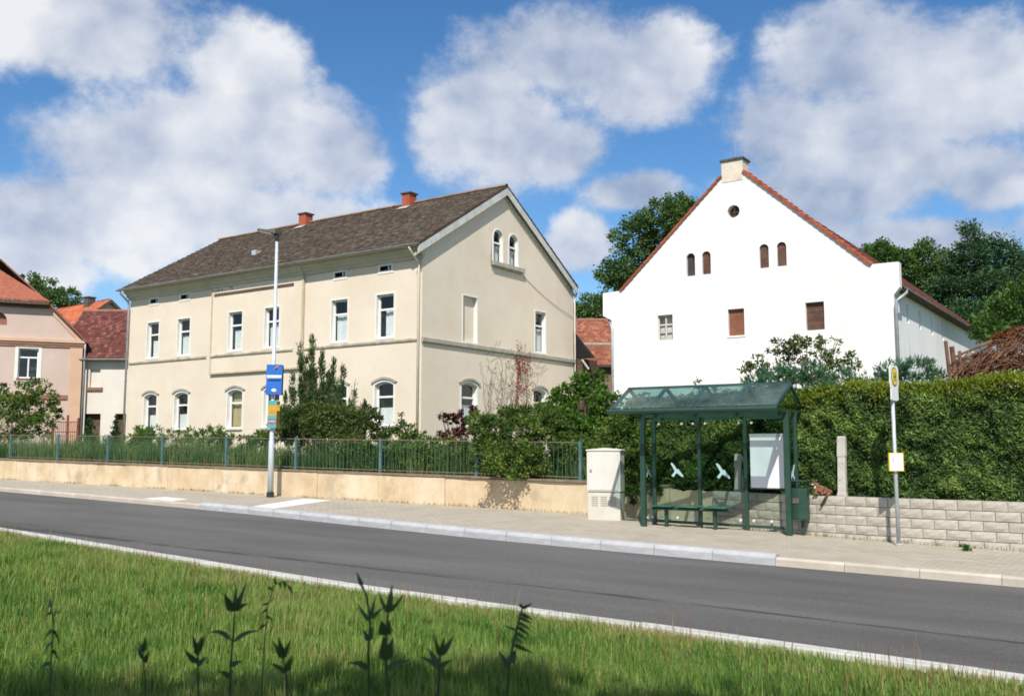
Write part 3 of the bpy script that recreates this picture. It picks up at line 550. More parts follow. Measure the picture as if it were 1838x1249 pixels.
def wavy(M, a0, a1, z0, z1, d, amp=0.02, n=22, per=0.11, gap=None):
    mb = MB(); vs = []
    for i in range(n + 1):
        a = a0 + (a1 - a0) * i / n; q = d + amp * math.sin(2 * math.pi * a / per) + amp * 0.5 * math.sin(a * 17.3)
        vs += [M(a, z0, q), M(a, z1, q)]
    mb.add(vs, [(2 * i, 2 * i + 2, 2 * i + 3, 2 * i + 1) for i in range(n)]); return mb
def window(root, M, a0, a1, z0, z1, rise=0.0, recess=0.2, curtain=(0, 1, 0, 0.62), cmat=None, surround=0.09, sill=True, hood=False, transom=0.66, mull=False, fr=0.065, frame_mat=None, sur_mat=None, label=None):
    loop = arch(a0, a1, z0, z1, rise) if rise else rect(a0, a1, z0, z1); h = z1 - z0; fm = frame_mat or m_wfr
    inn = grow(loop, -fr); zt = z0 + h * transom
    mb = MB(); mb.ring(M, loop, inn, -recess, -recess + 0.06)
    if transom < 1: mb.boxM(M, a0 + fr, a1 - fr, zt - 0.04, zt + 0.04, -recess + 0.005, -recess + 0.065)
    if mull: mb.boxM(M, (a0 + a1) / 2 - 0.035, (a0 + a1) / 2 + 0.035, z0 + fr, (zt - 0.04) if mull != 2 else z1 - fr, -recess + 0.004, -recess + 0.058)
    w = mb.build('window', fm, root)
    if label: w['label'] = label
    mb = MB(); mb.reveal(M, loop, 0.0, -recess); mb.build('reveal', sur_mat or m_wrev, w)
    if surround: mb = MB(); mb.ring(M, grow(loop, surround), loop, -0.005, 0.018); mb.build('surround', sur_mat or m_wrev, w)
    if transom < 1:
        mb = MB(); mb.poly([M(a, z, -recess + 0.03) for a, z in rect(a0 + fr, a1 - fr, z0 + fr, zt - 0.04)]); mb.build('pane', m_glass, w)
        up = [(a0 + fr, zt + 0.04), (a1 - fr, zt + 0.04)] + [p for p in inn[2:]]; mb = MB(); mb.poly([M(a, z, -recess + 0.03) for a, z in up]); mb.build('pane', m_glass, w)
    else: mb = MB(); mb.poly([M(a, z, -recess + 0.03) for a, z in inn]); mb.build('pane', m_glass, w)
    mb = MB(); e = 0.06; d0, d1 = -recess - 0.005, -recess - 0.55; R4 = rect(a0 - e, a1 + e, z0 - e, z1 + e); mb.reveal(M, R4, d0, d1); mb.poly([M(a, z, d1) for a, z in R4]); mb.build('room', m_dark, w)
    if curtain:
        c0, c1, k0, k1 = curtain; mb = wavy(M, a0 + (a1 - a0) * c0, a0 + (a1 - a0) * c1, z0 + h * k0, z0 + h * k1, -recess - 0.10); mb.build('curtain', cmat or m_curt, w, smooth=True)
    if sill: mb = MB(); mb.boxM(M, a0 - 0.06, a1 + 0.06, z0 - 0.07, z0 - 0.005, -0.05, 0.07); mb.build('sill', m_band if sill is True else sill, w)
    if hood:
        o1, o2 = grow(loop, 0.10), grow(loop, 0.19); k = len(loop); mb = MB(); pts_o = o2[2:]; pts_i = o1[2:]; n = len(pts_o); vs = [M(a, z, 0.065) for a, z in pts_o] + [M(a, z, 0.065) for a, z in pts_i] + [M(a, z, -0.01) for a, z in pts_o] + [M(a, z, -0.01) for a, z in pts_i]
        fs = []
        for i in range(n - 1): fs += [(i, i + 1, n + i + 1, n + i), (i, 2 * n + i, 2 * n + i + 1, i + 1), (n + i, n + i + 1, 3 * n + i + 1, 3 * n + i)]
        fs += [(0, n, 3 * n, 2 * n), (n - 1, 3 * n - 1, 4 * n - 1, 2 * n - 1)]; mb.add(vs, fs); mb.build('hood_moulding', m_hood, w)
    return loop
def hole(a0, a1, z0, z1, rise=0.0): return arch(a0, a1, z0, z1, rise) if rise else rect(a0, a1, z0, z1)

# ------------------------------------------------------------------ cream two-storey house
XL, XR_, YF, YB = -42.97, -23.83, 28.5, 40.05
ch = thing('cream_house', 'two-storey cream rendered house with a weathered brown tiled roof', 'house', (-33.4, 34.0, 0.9))
MF = lambda a, z, d: Vector((a, YF - d, z))
MG = lambda a, z, d: Vector((XR_ + d, a, z))
ML = lambda a, z, d: Vector((XL - d, a, z))
ups = [-41.02, -38.62, -34.76, -32.32, -28.30, -25.75]; RL, RR, RB, RT = -36.46, -30.40, 5.13, 9.2; PR = 0.10
up_h = [(c - 0.46, c + 0.46, 6.13, 7.89) for c in ups]; lo_h = [(c - 0.50, c + 0.50, 2.60, 4.36) for c in ups]
vent_h = [(c - 0.30, c + 0.30, 8.86, 9.05) for c in (ups[0], ups[1], ups[4], ups[5])]
mb = MB()
mb.holes(MF, rect(XL, XR_, 0.3, 9.62), [rect(RL, RR, RB, RT)] + [rect(*h) for i, h in enumerate(up_h) if i not in (2, 3)] + [hole(*h, 0.13) for h in lo_h] + [rect(*h) for h in vent_h])
MP = lambda a, z, d: Vector((a, YF - PR - d, z))
mb.holes(MP, rect(RL, RR, RB, RT), [rect(*up_h[2]), rect(*up_h[3])]); mb.reveal(MF, rect(RL, RR, RB, RT), 0, PR)
front = mb.build('front_wall', m_cream, ch)
apex = (34.05, 13.12)
gab = [(YF, 0.3), (YB, 0.3), (YB, 9.55), apex, (YF, 9.85)]
pr_h = [(33.30, 34.00), (34.50, 35.20)]
g_arch = [arch(a, b, 9.82, 11.27, (b - a) / 2, 10) for a, b in pr_h]; gu = [(31.14, 32.12, 6.12, 8.03), (36.62, 37.52, 6.12, 8.03)]; gl = [(31.05, 32.15, 2.60, 4.42), (36.45, 37.50, 2.60, 4.42)]
mb = MB(); mb.holes(MG, gab, g_arch + [rect(*h) for h in gu] + [hole(*h, 0.14) for h in gl]); mb.build('gable_wall', m_cream, ch)
mb = MB(); mb.poly([ML(a, z, 0) for a, z in gab]); mb.poly([(XL, YB, 0.3), (XR_, YB, 0.3), (XR_, YB, 9.55), (XL, YB, 9.55)]); mb.build('rear_wall', m_cream, ch)
cts = [(0.1, 0.98, 0, 0.5), (0.05, 0.98, 0, 0.56), (0.1, 0.98, 0, 0.55), (0.05, 0.98, 0, 0.6), (0.08, 0.98, 0.03, 0.66), (0.25, 0.98, 0.02, 0.66)]
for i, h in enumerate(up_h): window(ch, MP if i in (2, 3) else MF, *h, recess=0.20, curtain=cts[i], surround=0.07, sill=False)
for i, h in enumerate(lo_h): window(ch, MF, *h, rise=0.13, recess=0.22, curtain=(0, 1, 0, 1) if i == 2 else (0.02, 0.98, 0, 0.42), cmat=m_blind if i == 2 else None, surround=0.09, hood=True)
for h in vent_h:
    mb = MB(); mb.ring(MF, grow(rect(*h), 0.12), rect(*h), -0.005, 0.02); v = mb.build('attic_vent', m_wrev, ch)
    mb = MB(); mb.reveal(MF, rect(*h), 0, -0.22); mb.poly([MF(a, z, -0.22) for a, z in rect(*h)]); mb.build('opening', m_dark, v)
    mb = MB(); c = h[0] + 0.40; mb.boxM(MF, c, c + 0.05, h[2], h[3], -0.16, -0.02); mb.build('bar', m_wrev, v)
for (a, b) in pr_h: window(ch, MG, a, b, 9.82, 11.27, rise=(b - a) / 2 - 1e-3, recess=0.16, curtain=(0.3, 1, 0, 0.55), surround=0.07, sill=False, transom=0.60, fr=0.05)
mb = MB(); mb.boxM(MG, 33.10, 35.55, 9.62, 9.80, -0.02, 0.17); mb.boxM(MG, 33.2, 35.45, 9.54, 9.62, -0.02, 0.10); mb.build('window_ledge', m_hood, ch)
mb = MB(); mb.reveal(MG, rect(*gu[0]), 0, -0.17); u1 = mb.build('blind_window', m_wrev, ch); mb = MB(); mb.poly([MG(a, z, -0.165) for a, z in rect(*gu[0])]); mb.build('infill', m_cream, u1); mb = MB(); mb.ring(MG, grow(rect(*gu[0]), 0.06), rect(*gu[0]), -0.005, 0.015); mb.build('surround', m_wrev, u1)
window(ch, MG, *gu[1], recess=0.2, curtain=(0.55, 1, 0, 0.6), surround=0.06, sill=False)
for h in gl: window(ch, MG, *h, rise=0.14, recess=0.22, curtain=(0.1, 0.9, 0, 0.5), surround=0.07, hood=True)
for (M, a, b, nm) in ((MF, XL + 0.1, RL - 0.4, 0), (MP, RL + 0.05, RR - 0.55, 0), (MF, RR + 0.05, XR_ - 0.15, 0), (MG, YF - 0.02, YB + 0.03, 1)):
    mb = MB(); z0, z1 = (5.82, 6.04) if nm else (5.88, 6.01); k = 0.10 if nm else 0.06
    prof = [(-0.01, z0), (k * 0.55, z0), (k, z0 + 0.05), (k, z1 - 0.02), (k * 0.5, z1 + 0.01), (-0.01, z1 + 0.02)]
    mb.prism([M(a, z, d) for d, z in prof], M(b, 0, 0) - M(a, 0, 0)); mb.build('string_course', m_hood if nm else m_band, ch)
for (a0, a1, z0, z1) in ((RL - 0.03, RL + 0.06, RB - 0.03, RT - 0.1), (RR - 0.06, RR + 0.03, RB - 0.03, RT - 0.1), (RL + 0.06, RR - 0.06, RB - 0.03, RB + 0.05)):
    mb = MB(); mb.boxM(MP, a0, a1, z0, z1, -0.06, 0.022); mb.build('panel_moulding', m_pmould, ch)
m_timber = pmat('weathered_timber', (0.07, 0.045, 0.03), (0.15, 0.10, 0.07), scale=3, rough=0.9, bump=0.4, stretch=(0.3, 3, 3))
mb = MB(); mb.boxM(MP, -36.3, -30.98, 8.735, 8.86, -0.01, 0.025); mb.build('timber_lintel', m_timber, ch)
mb = MB()
for _ in range(7): a = -36.3 + random.uniform(-0.1, 1.2); z = 8.95 + random.uniform(0, 0.15); mb.boxM(MP, a, a + random.uniform(0.04, 0.10), z, z + random.uniform(0.04, 0.1), -0.004, 0.004)
mb.build('plaster_damage', m_timber, ch)
# roof
EV, EZ, RY, RZ = 27.93, 9.66, 34.05, 13.33; X0r, X1r = XL - 0.30, XR_ + 0.24
sl = Vector((0, RY - EV, RZ - EZ)); Lr = sl.length; slb = Vector((0, -(RY - EV), RZ - EZ))
mb = MB(); t = 0.10
mb.prism([(X0r, EV, EZ - t), (X0r, RY, RZ - t), (X0r, 2 * RY - EV, EZ - t), (X0r, 2 * RY - EV, EZ - t + 0.07), (X0r, RY, RZ - 0.02), (X0r, EV, EZ - t + 0.07)], (X1r - X0r, 0, 0)); roof = mb.build('roof', m_roofbase, ch)
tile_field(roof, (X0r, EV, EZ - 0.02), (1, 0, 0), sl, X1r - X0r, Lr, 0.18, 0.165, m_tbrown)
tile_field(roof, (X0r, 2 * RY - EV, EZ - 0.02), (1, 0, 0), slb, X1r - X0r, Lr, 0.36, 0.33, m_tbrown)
m_ridge = pmat('ridge_tiles', (0.15, 0.10, 0.07), (0.26, 0.16, 0.10), scale=3, rough=0.9, rvar=0.25, lo=0.3, hi=0.7)
mb = MB(); n = 6; vs = []
for xx, rr in ((0, 0.125), (0.38, 0.105)):
    for i in range(n + 1): t_ = math.pi * i / n; vs.append((xx, rr * math.cos(t_), 0.10 * math.sin(t_)))
mb.add(vs, [(i, i + 1, n + 2 + i, n + 1 + i) for i in range(n)]); rme = mb.mesh('ridge_tile', smooth=True); rme.materials.append(m_ridge)
x = X0r
while x < X1r - 0.3:
    o = bpy.data.objects.new('ridge_tile', rme); COL.objects.link(o); o.parent = roof; o.location = Vector((x, RY, RZ - 0.015)) - BASE[ch.name]; o.rotation_euler = (0, random.uniform(-0.01, 0.02), random.uniform(-0.02, 0.02)); x += 0.35
# cornice, gutter, barge boards
prof = [(0.0, 9.14), (0.07, 9.14), (0.09, 9.24), (0.20, 9.30), (0.22, 9.42), (0.34, 9.46), (0.36, 9.57), (0.50, 9.60), (0.0, 9.62)]
for (a, b, dd) in ((XL - 0.1, RL - 0.02, 0), (RL - 0.02, RR + 0.02, PR - 0.005), (RR + 0.02, XR_ + 0.12, 0)):
    mb = MB(); mb.prism([Vector((a, YF - dd - d * (0.85 if dd else 1), z)) for d, z in prof], (b - a, 0, 0)); mb.build('cornice', m_corn, ch)
mb = MB(); n = 8; vs = []
for xx in (X0r - 0.05, X1r + 0.02):
    for k, rr in enumerate((0.075, 0.066)):
        for i in range(n + 1): t_ = math.pi + math.pi * i / n; vs.append((xx, EV - 0.02 + rr * math.cos(t_), 9.635 + rr * math.sin(t_)))
q = n + 1; mb.add(vs, [(i, i + 1, 2 * q + i + 1, 2 * q + i) for i in range(n)] + [(q + i, 3 * q + i, 3 * q + i + 1, q + i + 1) for i in range(n)]); mb.build('gutter', m_zinc, ch, smooth=True)
m_barge = pmat('barge_board', (0.46, 0.47, 0.44), (0.62, 0.62, 0.58), scale=2, rough=0.8, c3=(0.36, 0.35, 0.31), c3scale=1.5)
for sgn in (1, -1):
    f = (lambda y: y) if sgn == 1 else (lambda y: 2 * RY - y)
    e1, e2 = Vector((X1r - 0.05, f(EV + 0.05), EZ - 0.12)), Vector((X1r - 0.05, RY, RZ - 0.10))
    mb = MB(); mb.prism([e1, e2, e2 - Vector((0, 0, 0.34)), e1 - Vector((0, 0, 0.30))], (0.045, 0, 0)); mb.build('barge_board', m_barge, ch)
    mb = MB(); a1, a2 = Vector((XR_ + 0.002, f(EV + 0.05), EZ - 0.40)), Vector((XR_ + 0.002, RY, RZ - 0.42)); mb.prism([a1, a2, a2 - Vector((0, 0, 0.10)), a1 - Vector((0, 0, 0.10))], (0.07, 0, 0)); mb.build('rake_moulding', m_corn, ch)
m_cpipe = pmat('cream_pipe', (0.58, 0.52, 0.42), (0.66, 0.60, 0.49), scale=4, rough=0.6)
mb = MB(); mb.tube([(-24.05, EV, 9.56), (-24.02, EV + 0.06, 9.42), (-23.98, YF - 0.10, 9.05), (-23.95, YF - 0.08, 8.85), (-23.95, YF - 0.08, 0.9)], 0.05, 8); dp = mb.build('downpipe', m_cpipe, ch, smooth=True)
mb = MB(); mb.tube([(-43.1, EV, 9.56), (-43.08, EV + 0.06, 9.42), (-43.0, YF - 0.12, 9.05), (-42.98, YF - 0.10, 8.85), (-42.98, YF - 0.10, 0.9)], 0.055, 8); mb.build('downpipe', m_zinc, ch, smooth=True)
mb = MB(); mb.tube([(-23.7, 40.15, 9.6), (-23.72, 40.2, 9.3), (-23.78, 40.12, 9.0), (-23.78, 40.12, 1)], 0.05, 8); mb.build('downpipe', m_cpipe, ch, smooth=True)
for (x0, x1, lab) in ((-36.42, -35.92, 'red brick chimney'), (-29.40, -28.92, 'red brick chimney')):
    mb = MB(); mb.box(x0, x1, RY - 0.45, RY + 0.05, RZ - 0.45, RZ + 0.38); c = mb.build('chimney', m_brick, ch)
    mb = MB(); mb.box(x0 - 0.07, x1 + 0.07, RY - 0.51, RY + 0.11, RZ + 0.38, RZ + 0.45); mb.build('cap', m_cap, c, bevel=0.01)
    mb = MB(); zz = lambda y: EZ + (y - EV) * (RZ - EZ) / (RY - EV) + 0.05; mb.poly([(x0 - 0.10, RY - 0.75, zz(RY - 0.75)), (x1 + 0.05, RY - 0.75, zz(RY - 0.75)), (x1 + 0.05, RY - 0.44, zz(RY - 0.44)), (x0 - 0.10, RY - 0.44, zz(RY - 0.44))]); mb.build('flashing', m_lead, c)
zz = lambda y: EZ + (y - EV) * (RZ - EZ) / (RY - EV) + 0.06
mb = MB(); y0 = 29.95; mb.box(-35.65, -35.35, y0, y0 + 0.30, zz(y0) - 0.15, zz(y0 + 0.3) + 0.0); mb.build('roof_hatch', m_lead, roof)
mb = MB()
for k in range(3): mb.tube([(XR_, 33.1, 9.75 + 0.1 * k), (XR_ + 0.35, 32.7, 9.95 + 0.18 * k)], 0.008, 5)
mb.tube([(XR_ + 0.1, 33.0, 9.6), (XR_ + 0.3, 32.75, 10.5)], 0.01, 5); mb.build('aerial', m_zinc, ch)
mb = MB(); P_ = [Vector((XR_ + 0.02, 35.6, 9.5)).lerp(Vector((XR_ + 0.05, 40.0, 8.1)), i / 10) - Vector((0, 0, 0.25 * math.sin(math.pi * i / 10) * 0.6)) for i in range(11)]; mb.tube(P_, 0.009, 5); mb.build('cable', m_cap, ch)

# ------------------------------------------------------------------ white gabled house
m_white = pmat('white_render', (0.76, 0.745, 0.715), (0.82, 0.81, 0.785), scale=0.4, rough=0.93, bump=0.12, bscale=25, c3=(0.655, 0.615, 0.565), c3scale=0.9, c3lo=0.56, c3hi=0.8, bdist=0.008, stretch=(1, 1, 0.45))
m_wside = pmat('white_stained', (0.76, 0.745, 0.73), (0.82, 0.81, 0.80), scale=0.6, rough=0.93, bump=0.12, c3=(0.60, 0.53, 0.48), c3scale=0.9, c3lo=0.55, c3hi=0.78, stretch=(1, 1, 0.4))
m_shut = pmat('brown_shutter', (0.095, 0.05, 0.037), (0.155, 0.082, 0.06), scale=4, rough=0.75, rvar=0.15)
m_shut2 = pmat('red_brown_shutter', (0.21, 0.085, 0.052), (0.29, 0.12, 0.075), scale=4, rough=0.75)
m_gfr = pmat('grey_window', (0.50, 0.46, 0.42), (0.60, 0.56, 0.52), scale=5, rough=0.7)
YW, WL, WR = 40.0, -21.67, -8.81
wh = thing('white_house', 'tall white gabled house with red tile coping and chimney at its peak', 'house', (-15.4, 46, 0.9))
MW = lambda a, z, d: Vector((a, YW - d, z))
ar = [(-17.76, -17.34), (-17.0, -16.58), (-14.32, -13.90), (-13.54, -13.12)]; arh = [arch(a, b, 9.52, 10.58, 0.208, 8) for a, b in ar]
sq = [(-19.25, -18.50), (-15.83, -15.08), (-12.38, -11.60)]; circ = [(-15.45 + 0.285 * math.cos(2 * math.pi * i / 20), 12.23 + 0.285 * math.sin(2 * math.pi * i / 20)) for i in range(20)]
KL, KR = -22.13, -8.57
outl = [(WL, 0.3), (WR, 0.3), (WR, 7.85), (KR, 8.15), (KR, 9.18), (-9.67, 9.19), (-14.96, 14.0), (-15.96, 13.93), (-21.13, 9.18), (KL, 9.15), (KL, 8.05), (WL, 7.80)]
mb = MB(); mb.holes(MW, outl, arh + [rect(a, b, 6.65, 7.84) for a, b in sq] + [circ]); mb.reveal(MW, outl[2:], 0, -0.42)
mb.poly([MW(a, z, -0.42) for a, z in outl[7:]] + [MW(a, z, -0.42) for a, z in outl[:7]]); mb.build('front_gable', m_white, wh)
def shutter(loop, M, depth, mat, label=None, slats=True, back=True):
    mb = MB(); mb.reveal(M, loop, 0, -depth - 0.05); w = mb.build('window', m_wrev if mat is None else m_white, wh)
    a0 = min(p[0] for p in loop); a1 = max(p[0] for p in loop); z0 = min(p[1] for p in loop); z1 = max(p[1] for p in loop)
    mb = MB(); mb.poly([M(a, z, -depth - 0.05) for a, z in loop]); mb.build('backing', m_dark, w)
    if mat:
        zt = z1 - (0.20 if len(loop) > 4 else 0.0); n = max(6, int((zt - z0) / 0.085))
        for i in range(n):
            za = z0 + (zt - z0) * i / n; mb = MB(); mb.boxM(M, a0 + 0.02, a1 - 0.02, za + 0.006, za + (zt - z0) / n - 0.006, -depth - 0.03 - 0.004 * (i % 2), -depth); mb.build('slat', mat, w)
        if len(loop) > 4: mb = MB(); mb.prism([M(a, z, -depth - 0.03) for a, z in [(a1 - 0.02, zt)] + [(a0 + (a1 - a0) * 0.5 + (a - (a0 + a1) / 2) * 0.9, zt + (z - zt) * 0.92) for a, z in loop[3:-1]] + [(a0 + 0.02, zt)]], M(0, 0, 0.03) - M(0, 0, 0)); mb.build('top_panel', mat, w)
    return w
for i, lp in enumerate(arh): shutter(lp, MW, 0.10, None if i == 0 else m_shut)
shutter(circ, MW, 0.25, None)
mb = MB(); mb.tube([MW(-15.45, 11.96, -0.12), MW(-15.45, 12.50, -0.12)], 0.02, 6); mb.tube([MW(-15.72, 12.2, -0.12), MW(-15.18, 12.2, -0.12)], 0.02, 6); mb.build('round_window_bars', m_shut, wh)
a, b = sq[0]; window(wh, MW, a, b, 6.65, 7.84, recess=0.16, curtain=None, surround=0, sill=False, transom=0.62, mull=2, fr=0.05, frame_mat=m_gfr, sur_mat=m_wside)
mb = MB(); mb.boxM(MW, a + 0.05, b - 0.05, 6.65 + 0.36, 6.65 + 0.40, -0.155, -0.105); mb.build('glazing_bar', m_gfr, wh)
shutter(rect(*sq[1], 6.65, 7.84), MW, 0.13, m_shut2); shutter(rect(*sq[2], 6.65, 7.84), MW, 0.15, m_shut)
mb = MB(); mb.boxM(MW, sq[1][0] - 0.06, sq[1][1] + 0.05, 6.57, 6.645, -0.03, 0.03); mb.build('sill', m_wside, wh)
# side walls and roof behind the gable
mb = MB(); slits = [(42.2, 42.6), (44.6, 45.0), (47.2, 47.6), (49.8, 50.2)]
MS = lambda a, z, d: Vector((WR + d, a, z))
mb.holes(MS, rect(YW, 64, 0.3, 8.3), [rect(p, q, 6.95, 7.75) for p, q in slits]); mb.build('side_wall', m_wside, wh)
for p, q in slits: mb = MB(); mb.reveal(MS, rect(p, q, 6.95, 7.75), 0, -0.2); mb.poly([MS(a, z, -0.2) for a, z in rect(p, q, 6.95, 7.75)]); mb.build('slit_window', m_wside, wh)
mb = MB(); mb.poly([(WL, YW, 0.3), (WL, 64, 0.3), (WL, 64, 8.3), (WL, YW, 8.3)]); mb.poly([(WL, 64, 0.3), (WR, 64, 0.3), (WR, 64, 8.3), (-15.45, 64, 14), (WL, 64, 8.3)]); mb.build('rear_wall', m_wside, wh)
RXW = -15.45
for s in (1, -1):
    e, r_ = (RXW + s * 7.0, 8.24), (RXW, 14.20)
    mb = MB(); y0 = YW + 0.40; mb.prism([(e[0], y0, e[1] - 0.1), (r_[0], y0, r_[1] - 0.12), (r_[0], y0, r_[1] - 0.04), (e[0], y0, e[1] - 0.03)], (0, 24, 0)); rf = mb.build('roof', m_roofbase, wh)
    up = Vector((r_[0] - e[0], 0, r_[1] - e[1])); tile_field(rf, (e[0], y0, e[1] - 0.02), (0, 1, 0), up, 24, up.length, 0.24, 0.28, m_tred, lift=0.035)
    mb = MB(); mb.tube([(e[0] + s * 0.03, y0 - 0.1, e[1] - 0.10), (e[0] + s * 0.03, 64, e[1] - 0.10)], 0.05, 8); mb.build('gutter', m_zincd, wh, smooth=True)
    mb = MB(); mb.box(min(WR if s > 0 else WL, e[0]), max(WR if s > 0 else WL, e[0]), YW + 0.42, 64, e[1] - 0.16, e[1] - 0.12); mb.build('soffit', m_timber, wh)
# coping tiles up both rakes, each tile its own piece
m_ctile = pmat('coping_tile', (0.23, 0.055, 0.03), (0.36, 0.095, 0.048), scale=3, rough=0.85, rvar=0.22, lo=0.3, hi=0.7, bump=0.2)
def coping(p0, p1, n):
    d = (p1 - p0); L_ = d.length / n; d.normalize(); side = Vector((0, 1, 0)); nn = d.cross(side);
    if nn.z < 0: nn = -nn
    mb = MB(); hw = 0.29; vs = []
    for (t, lift) in ((-0.02, 0.035), (L_ * 1.04, 0.0)):
        for j in range(5): w = -hw + 2 * hw * j / 4; vs.append(Vector((0, w, 0)) + d * t + nn * (lift + 0.06 - 0.055 * (w / hw) ** 2))
    vs2 = [v - nn * 0.10 for v in vs]; k = 10
    mb.add(vs + vs2, [(j, j + 1, 6 + j, 5 + j) for j in range(4)] + [(k + j, k + 5 + j, k + 6 + j, k + j + 1) for j in range(4)] + [(j, k + j, k + j + 1, j + 1) for j in range(4)] + [(5 + j, 6 + j, k + 6 + j, k + 5 + j) for j in range(4)] + [(0, 5, k + 5, k), (4, k + 4, k + 9, 9)])
    me = mb.mesh('coping_tile'); mb.fixn(me); me.materials.append(m_ctile)
    for i in range(n):
        o = bpy.data.objects.new('coping_tile', me); COL.objects.link(o); o.parent = wh; o.location = p0 + d * (i * L_) + Vector((0, 0, random.uniform(0, 0.012))) - BASE[wh.name]
coping(Vector((-9.63, YW + 0.20, 9.20)), Vector((-14.93, YW + 0.20, 14.0)), 24); coping(Vector((-21.16, YW + 0.20, 9.20)), Vector((-16.0, YW + 0.20, 13.93)), 24)
m_stk = pmat('old_chimney', (0.62, 0.54, 0.44), (0.70, 0.62, 0.52), scale=2.5, rough=0.9, bump=0.3, c3=(0.45, 0.38, 0.30), c3scale=3)
mb = MB(); mb.box(-15.96, -14.97, YW - 0.02, YW + 0.72, 13.6, 14.56); c = mb.build('chimney', m_stk, wh)
mb = MB(); mb.box(-16.03, -14.90, YW - 0.09, YW + 0.80, 14.56, 14.64); mb.build('cap', m_cap, c)
mb = MB(); mb.tube([(-15.45, YW + 0.35, 14.64), (-15.45, YW + 0.35, 14.72), (-15.45, YW + 0.35, 14.78)], [0.14, 0.14, 0.09], 10); mb.build('pot', m_cap, c)
mb = MB(); mb.tube([(-15.45, YW + 0.35, 14.7), (-15.45, YW + 0.35, 15.75)], 0.012, 6); mb.build('aerial', m_zinc, c)
mb = MB(); mb.tube([(-8.42, YW + 0.5, 8.15), (-8.42, YW + 0.45, 7.95), (-8.5, YW + 0.0, 7.75), (-8.68, YW - 0.08, 7.6), (-8.72, YW - 0.08, 7.4), (-8.72, YW - 0.08, 0.9)], 0.065, 8); mb.build('downpipe', m_zinc, wh, smooth=True)
mb = MB(); mb.tube([(-22.0, YW + 0.5, 8.25), (-21.98, YW + 0.3, 7.9), (-21.72, YW - 0.02, 7.6), (-21.60, YW - 0.09, 7.4), (-21.60, YW - 0.09, 0.9)], 0.065, 8); mb.build('downpipe', m_zinc, wh, smooth=True)

# ------------------------------------------------------------------ pink house on the left edge
m_pink = pmat('pink_render', (0.52, 0.405, 0.345), (0.57, 0.45, 0.385), scale=0.6, rough=0.93, bump=0.15, bscale=25)
m_peach = pmat('peach_trim', (0.56, 0.365, 0.25), (0.62, 0.42, 0.29), scale=1.2, rough=0.9)
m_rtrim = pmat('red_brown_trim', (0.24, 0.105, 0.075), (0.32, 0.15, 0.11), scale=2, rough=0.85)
ph = thing('pink_house', 'pink and peach house with a half-hipped orange tiled roof at the left edge', 'house', (-51.5, 27, 1.3))
Ap, Np, Op = Vector((0.538, 0.842, 0)).normalized(), Vector((0.842, -0.538, 0)).normalized(), Vector((-48.8, 29.55, 0))
MPk = lambda a, z, d: Op + Ap * a + Np * d + Vector((0, 0, z))
WP = 9.0; pw = (-3.12, -2.15, 5.45, 7.05); pw2 = (-6.6, -5.63, 5.45, 7.05); aw = arch(-4.7, -3.75, 8.25, 8.95, 0.47, 8)
outp = [(-WP, 0.5), (0, 0.5), (0, 7.6), (-1.95, 9.62), (-WP + 1.95, 9.62), (-WP, 7.6)]
mb = MB(); mb.holes(MPk, outp, [rect(*pw), rect(*pw2), aw]); mb.poly([MPk(0, 0.5, 0), MPk(0, 0.5, -12), MPk(0, 7.6, -12), MPk(0, 7.6, 0)]); mb.poly([MPk(-WP, 0.5, 0), MPk(-WP, 0.5, -12), MPk(-WP, 7.6, -12), MPk(-WP, 7.6, 0)]); mb.build('wall', m_pink, ph)
window(ph, MPk, *pw, recess=0.2, curtain=None, surround=0.16, transom=0.7, mull=True, sill=m_rtrim); window(ph, MPk, *pw2, recess=0.2, curtain=None, surround=0.16, transom=0.7, mull=True, sill=m_rtrim)
mb = MB(); mb.reveal(MPk, aw, 0, -0.2); mb.poly([MPk(a, z, -0.2) for a, z in aw]); mb.build('attic_window', m_rtrim, ph)
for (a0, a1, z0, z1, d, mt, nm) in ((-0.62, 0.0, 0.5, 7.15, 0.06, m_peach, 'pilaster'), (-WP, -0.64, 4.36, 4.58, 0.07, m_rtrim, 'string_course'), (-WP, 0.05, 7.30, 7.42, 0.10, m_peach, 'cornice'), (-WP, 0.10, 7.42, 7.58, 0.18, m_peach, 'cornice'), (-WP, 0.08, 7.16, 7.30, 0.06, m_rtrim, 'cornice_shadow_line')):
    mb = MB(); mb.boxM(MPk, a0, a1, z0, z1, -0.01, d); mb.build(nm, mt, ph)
for sgn in (0, 1):
    f = (lambda a: a) if not sgn else (lambda a: -WP - a)
    mb = MB(); mb.prism([MPk(f(0.05), 7.55, 0.0), MPk(f(-1.93), 9.60, 0.0), MPk(f(-2.20), 9.60, 0.0), MPk(f(-0.30), 7.60, 0.0)], Np * 0.06); mb.build('rake_trim', m_peach, ph)
    e0, e1 = MPk(f(0.22), 7.52, 0.28), MPk(f(-1.95), 9.74, 0.28); ap_ = 11.9
    sl_ = Vector(MPk(f(-1.95), 9.74, 0) - MPk(f(0.22), 7.52, 0)); r1 = MPk(-WP / 2, 7.52 + (WP / 2 + 0.22) * (2.22 / 2.17), -3.0)
    mb = MB(); k1 = MPk(f(0.22), 7.52, -12); k2 = MPk(-WP / 2, r1.z, -12); mb.prism([e0, e1, r1, k2, k1], (0, 0, -0.10)); rf = mb.build('roof', m_rtrim, ph)
    tile_field(rf, e0 + Vector((0, 0, 0.01)), -Np, sl_, 12.0, sl_.length, 0.22, 0.3, m_torange)
hp0, hp1 = MPk(0.0 - 1.75, 9.58, 0.40), MPk(-WP + 1.75, 9.58, 0.40); ra = MPk(-WP / 2, 11.6, -2.6)
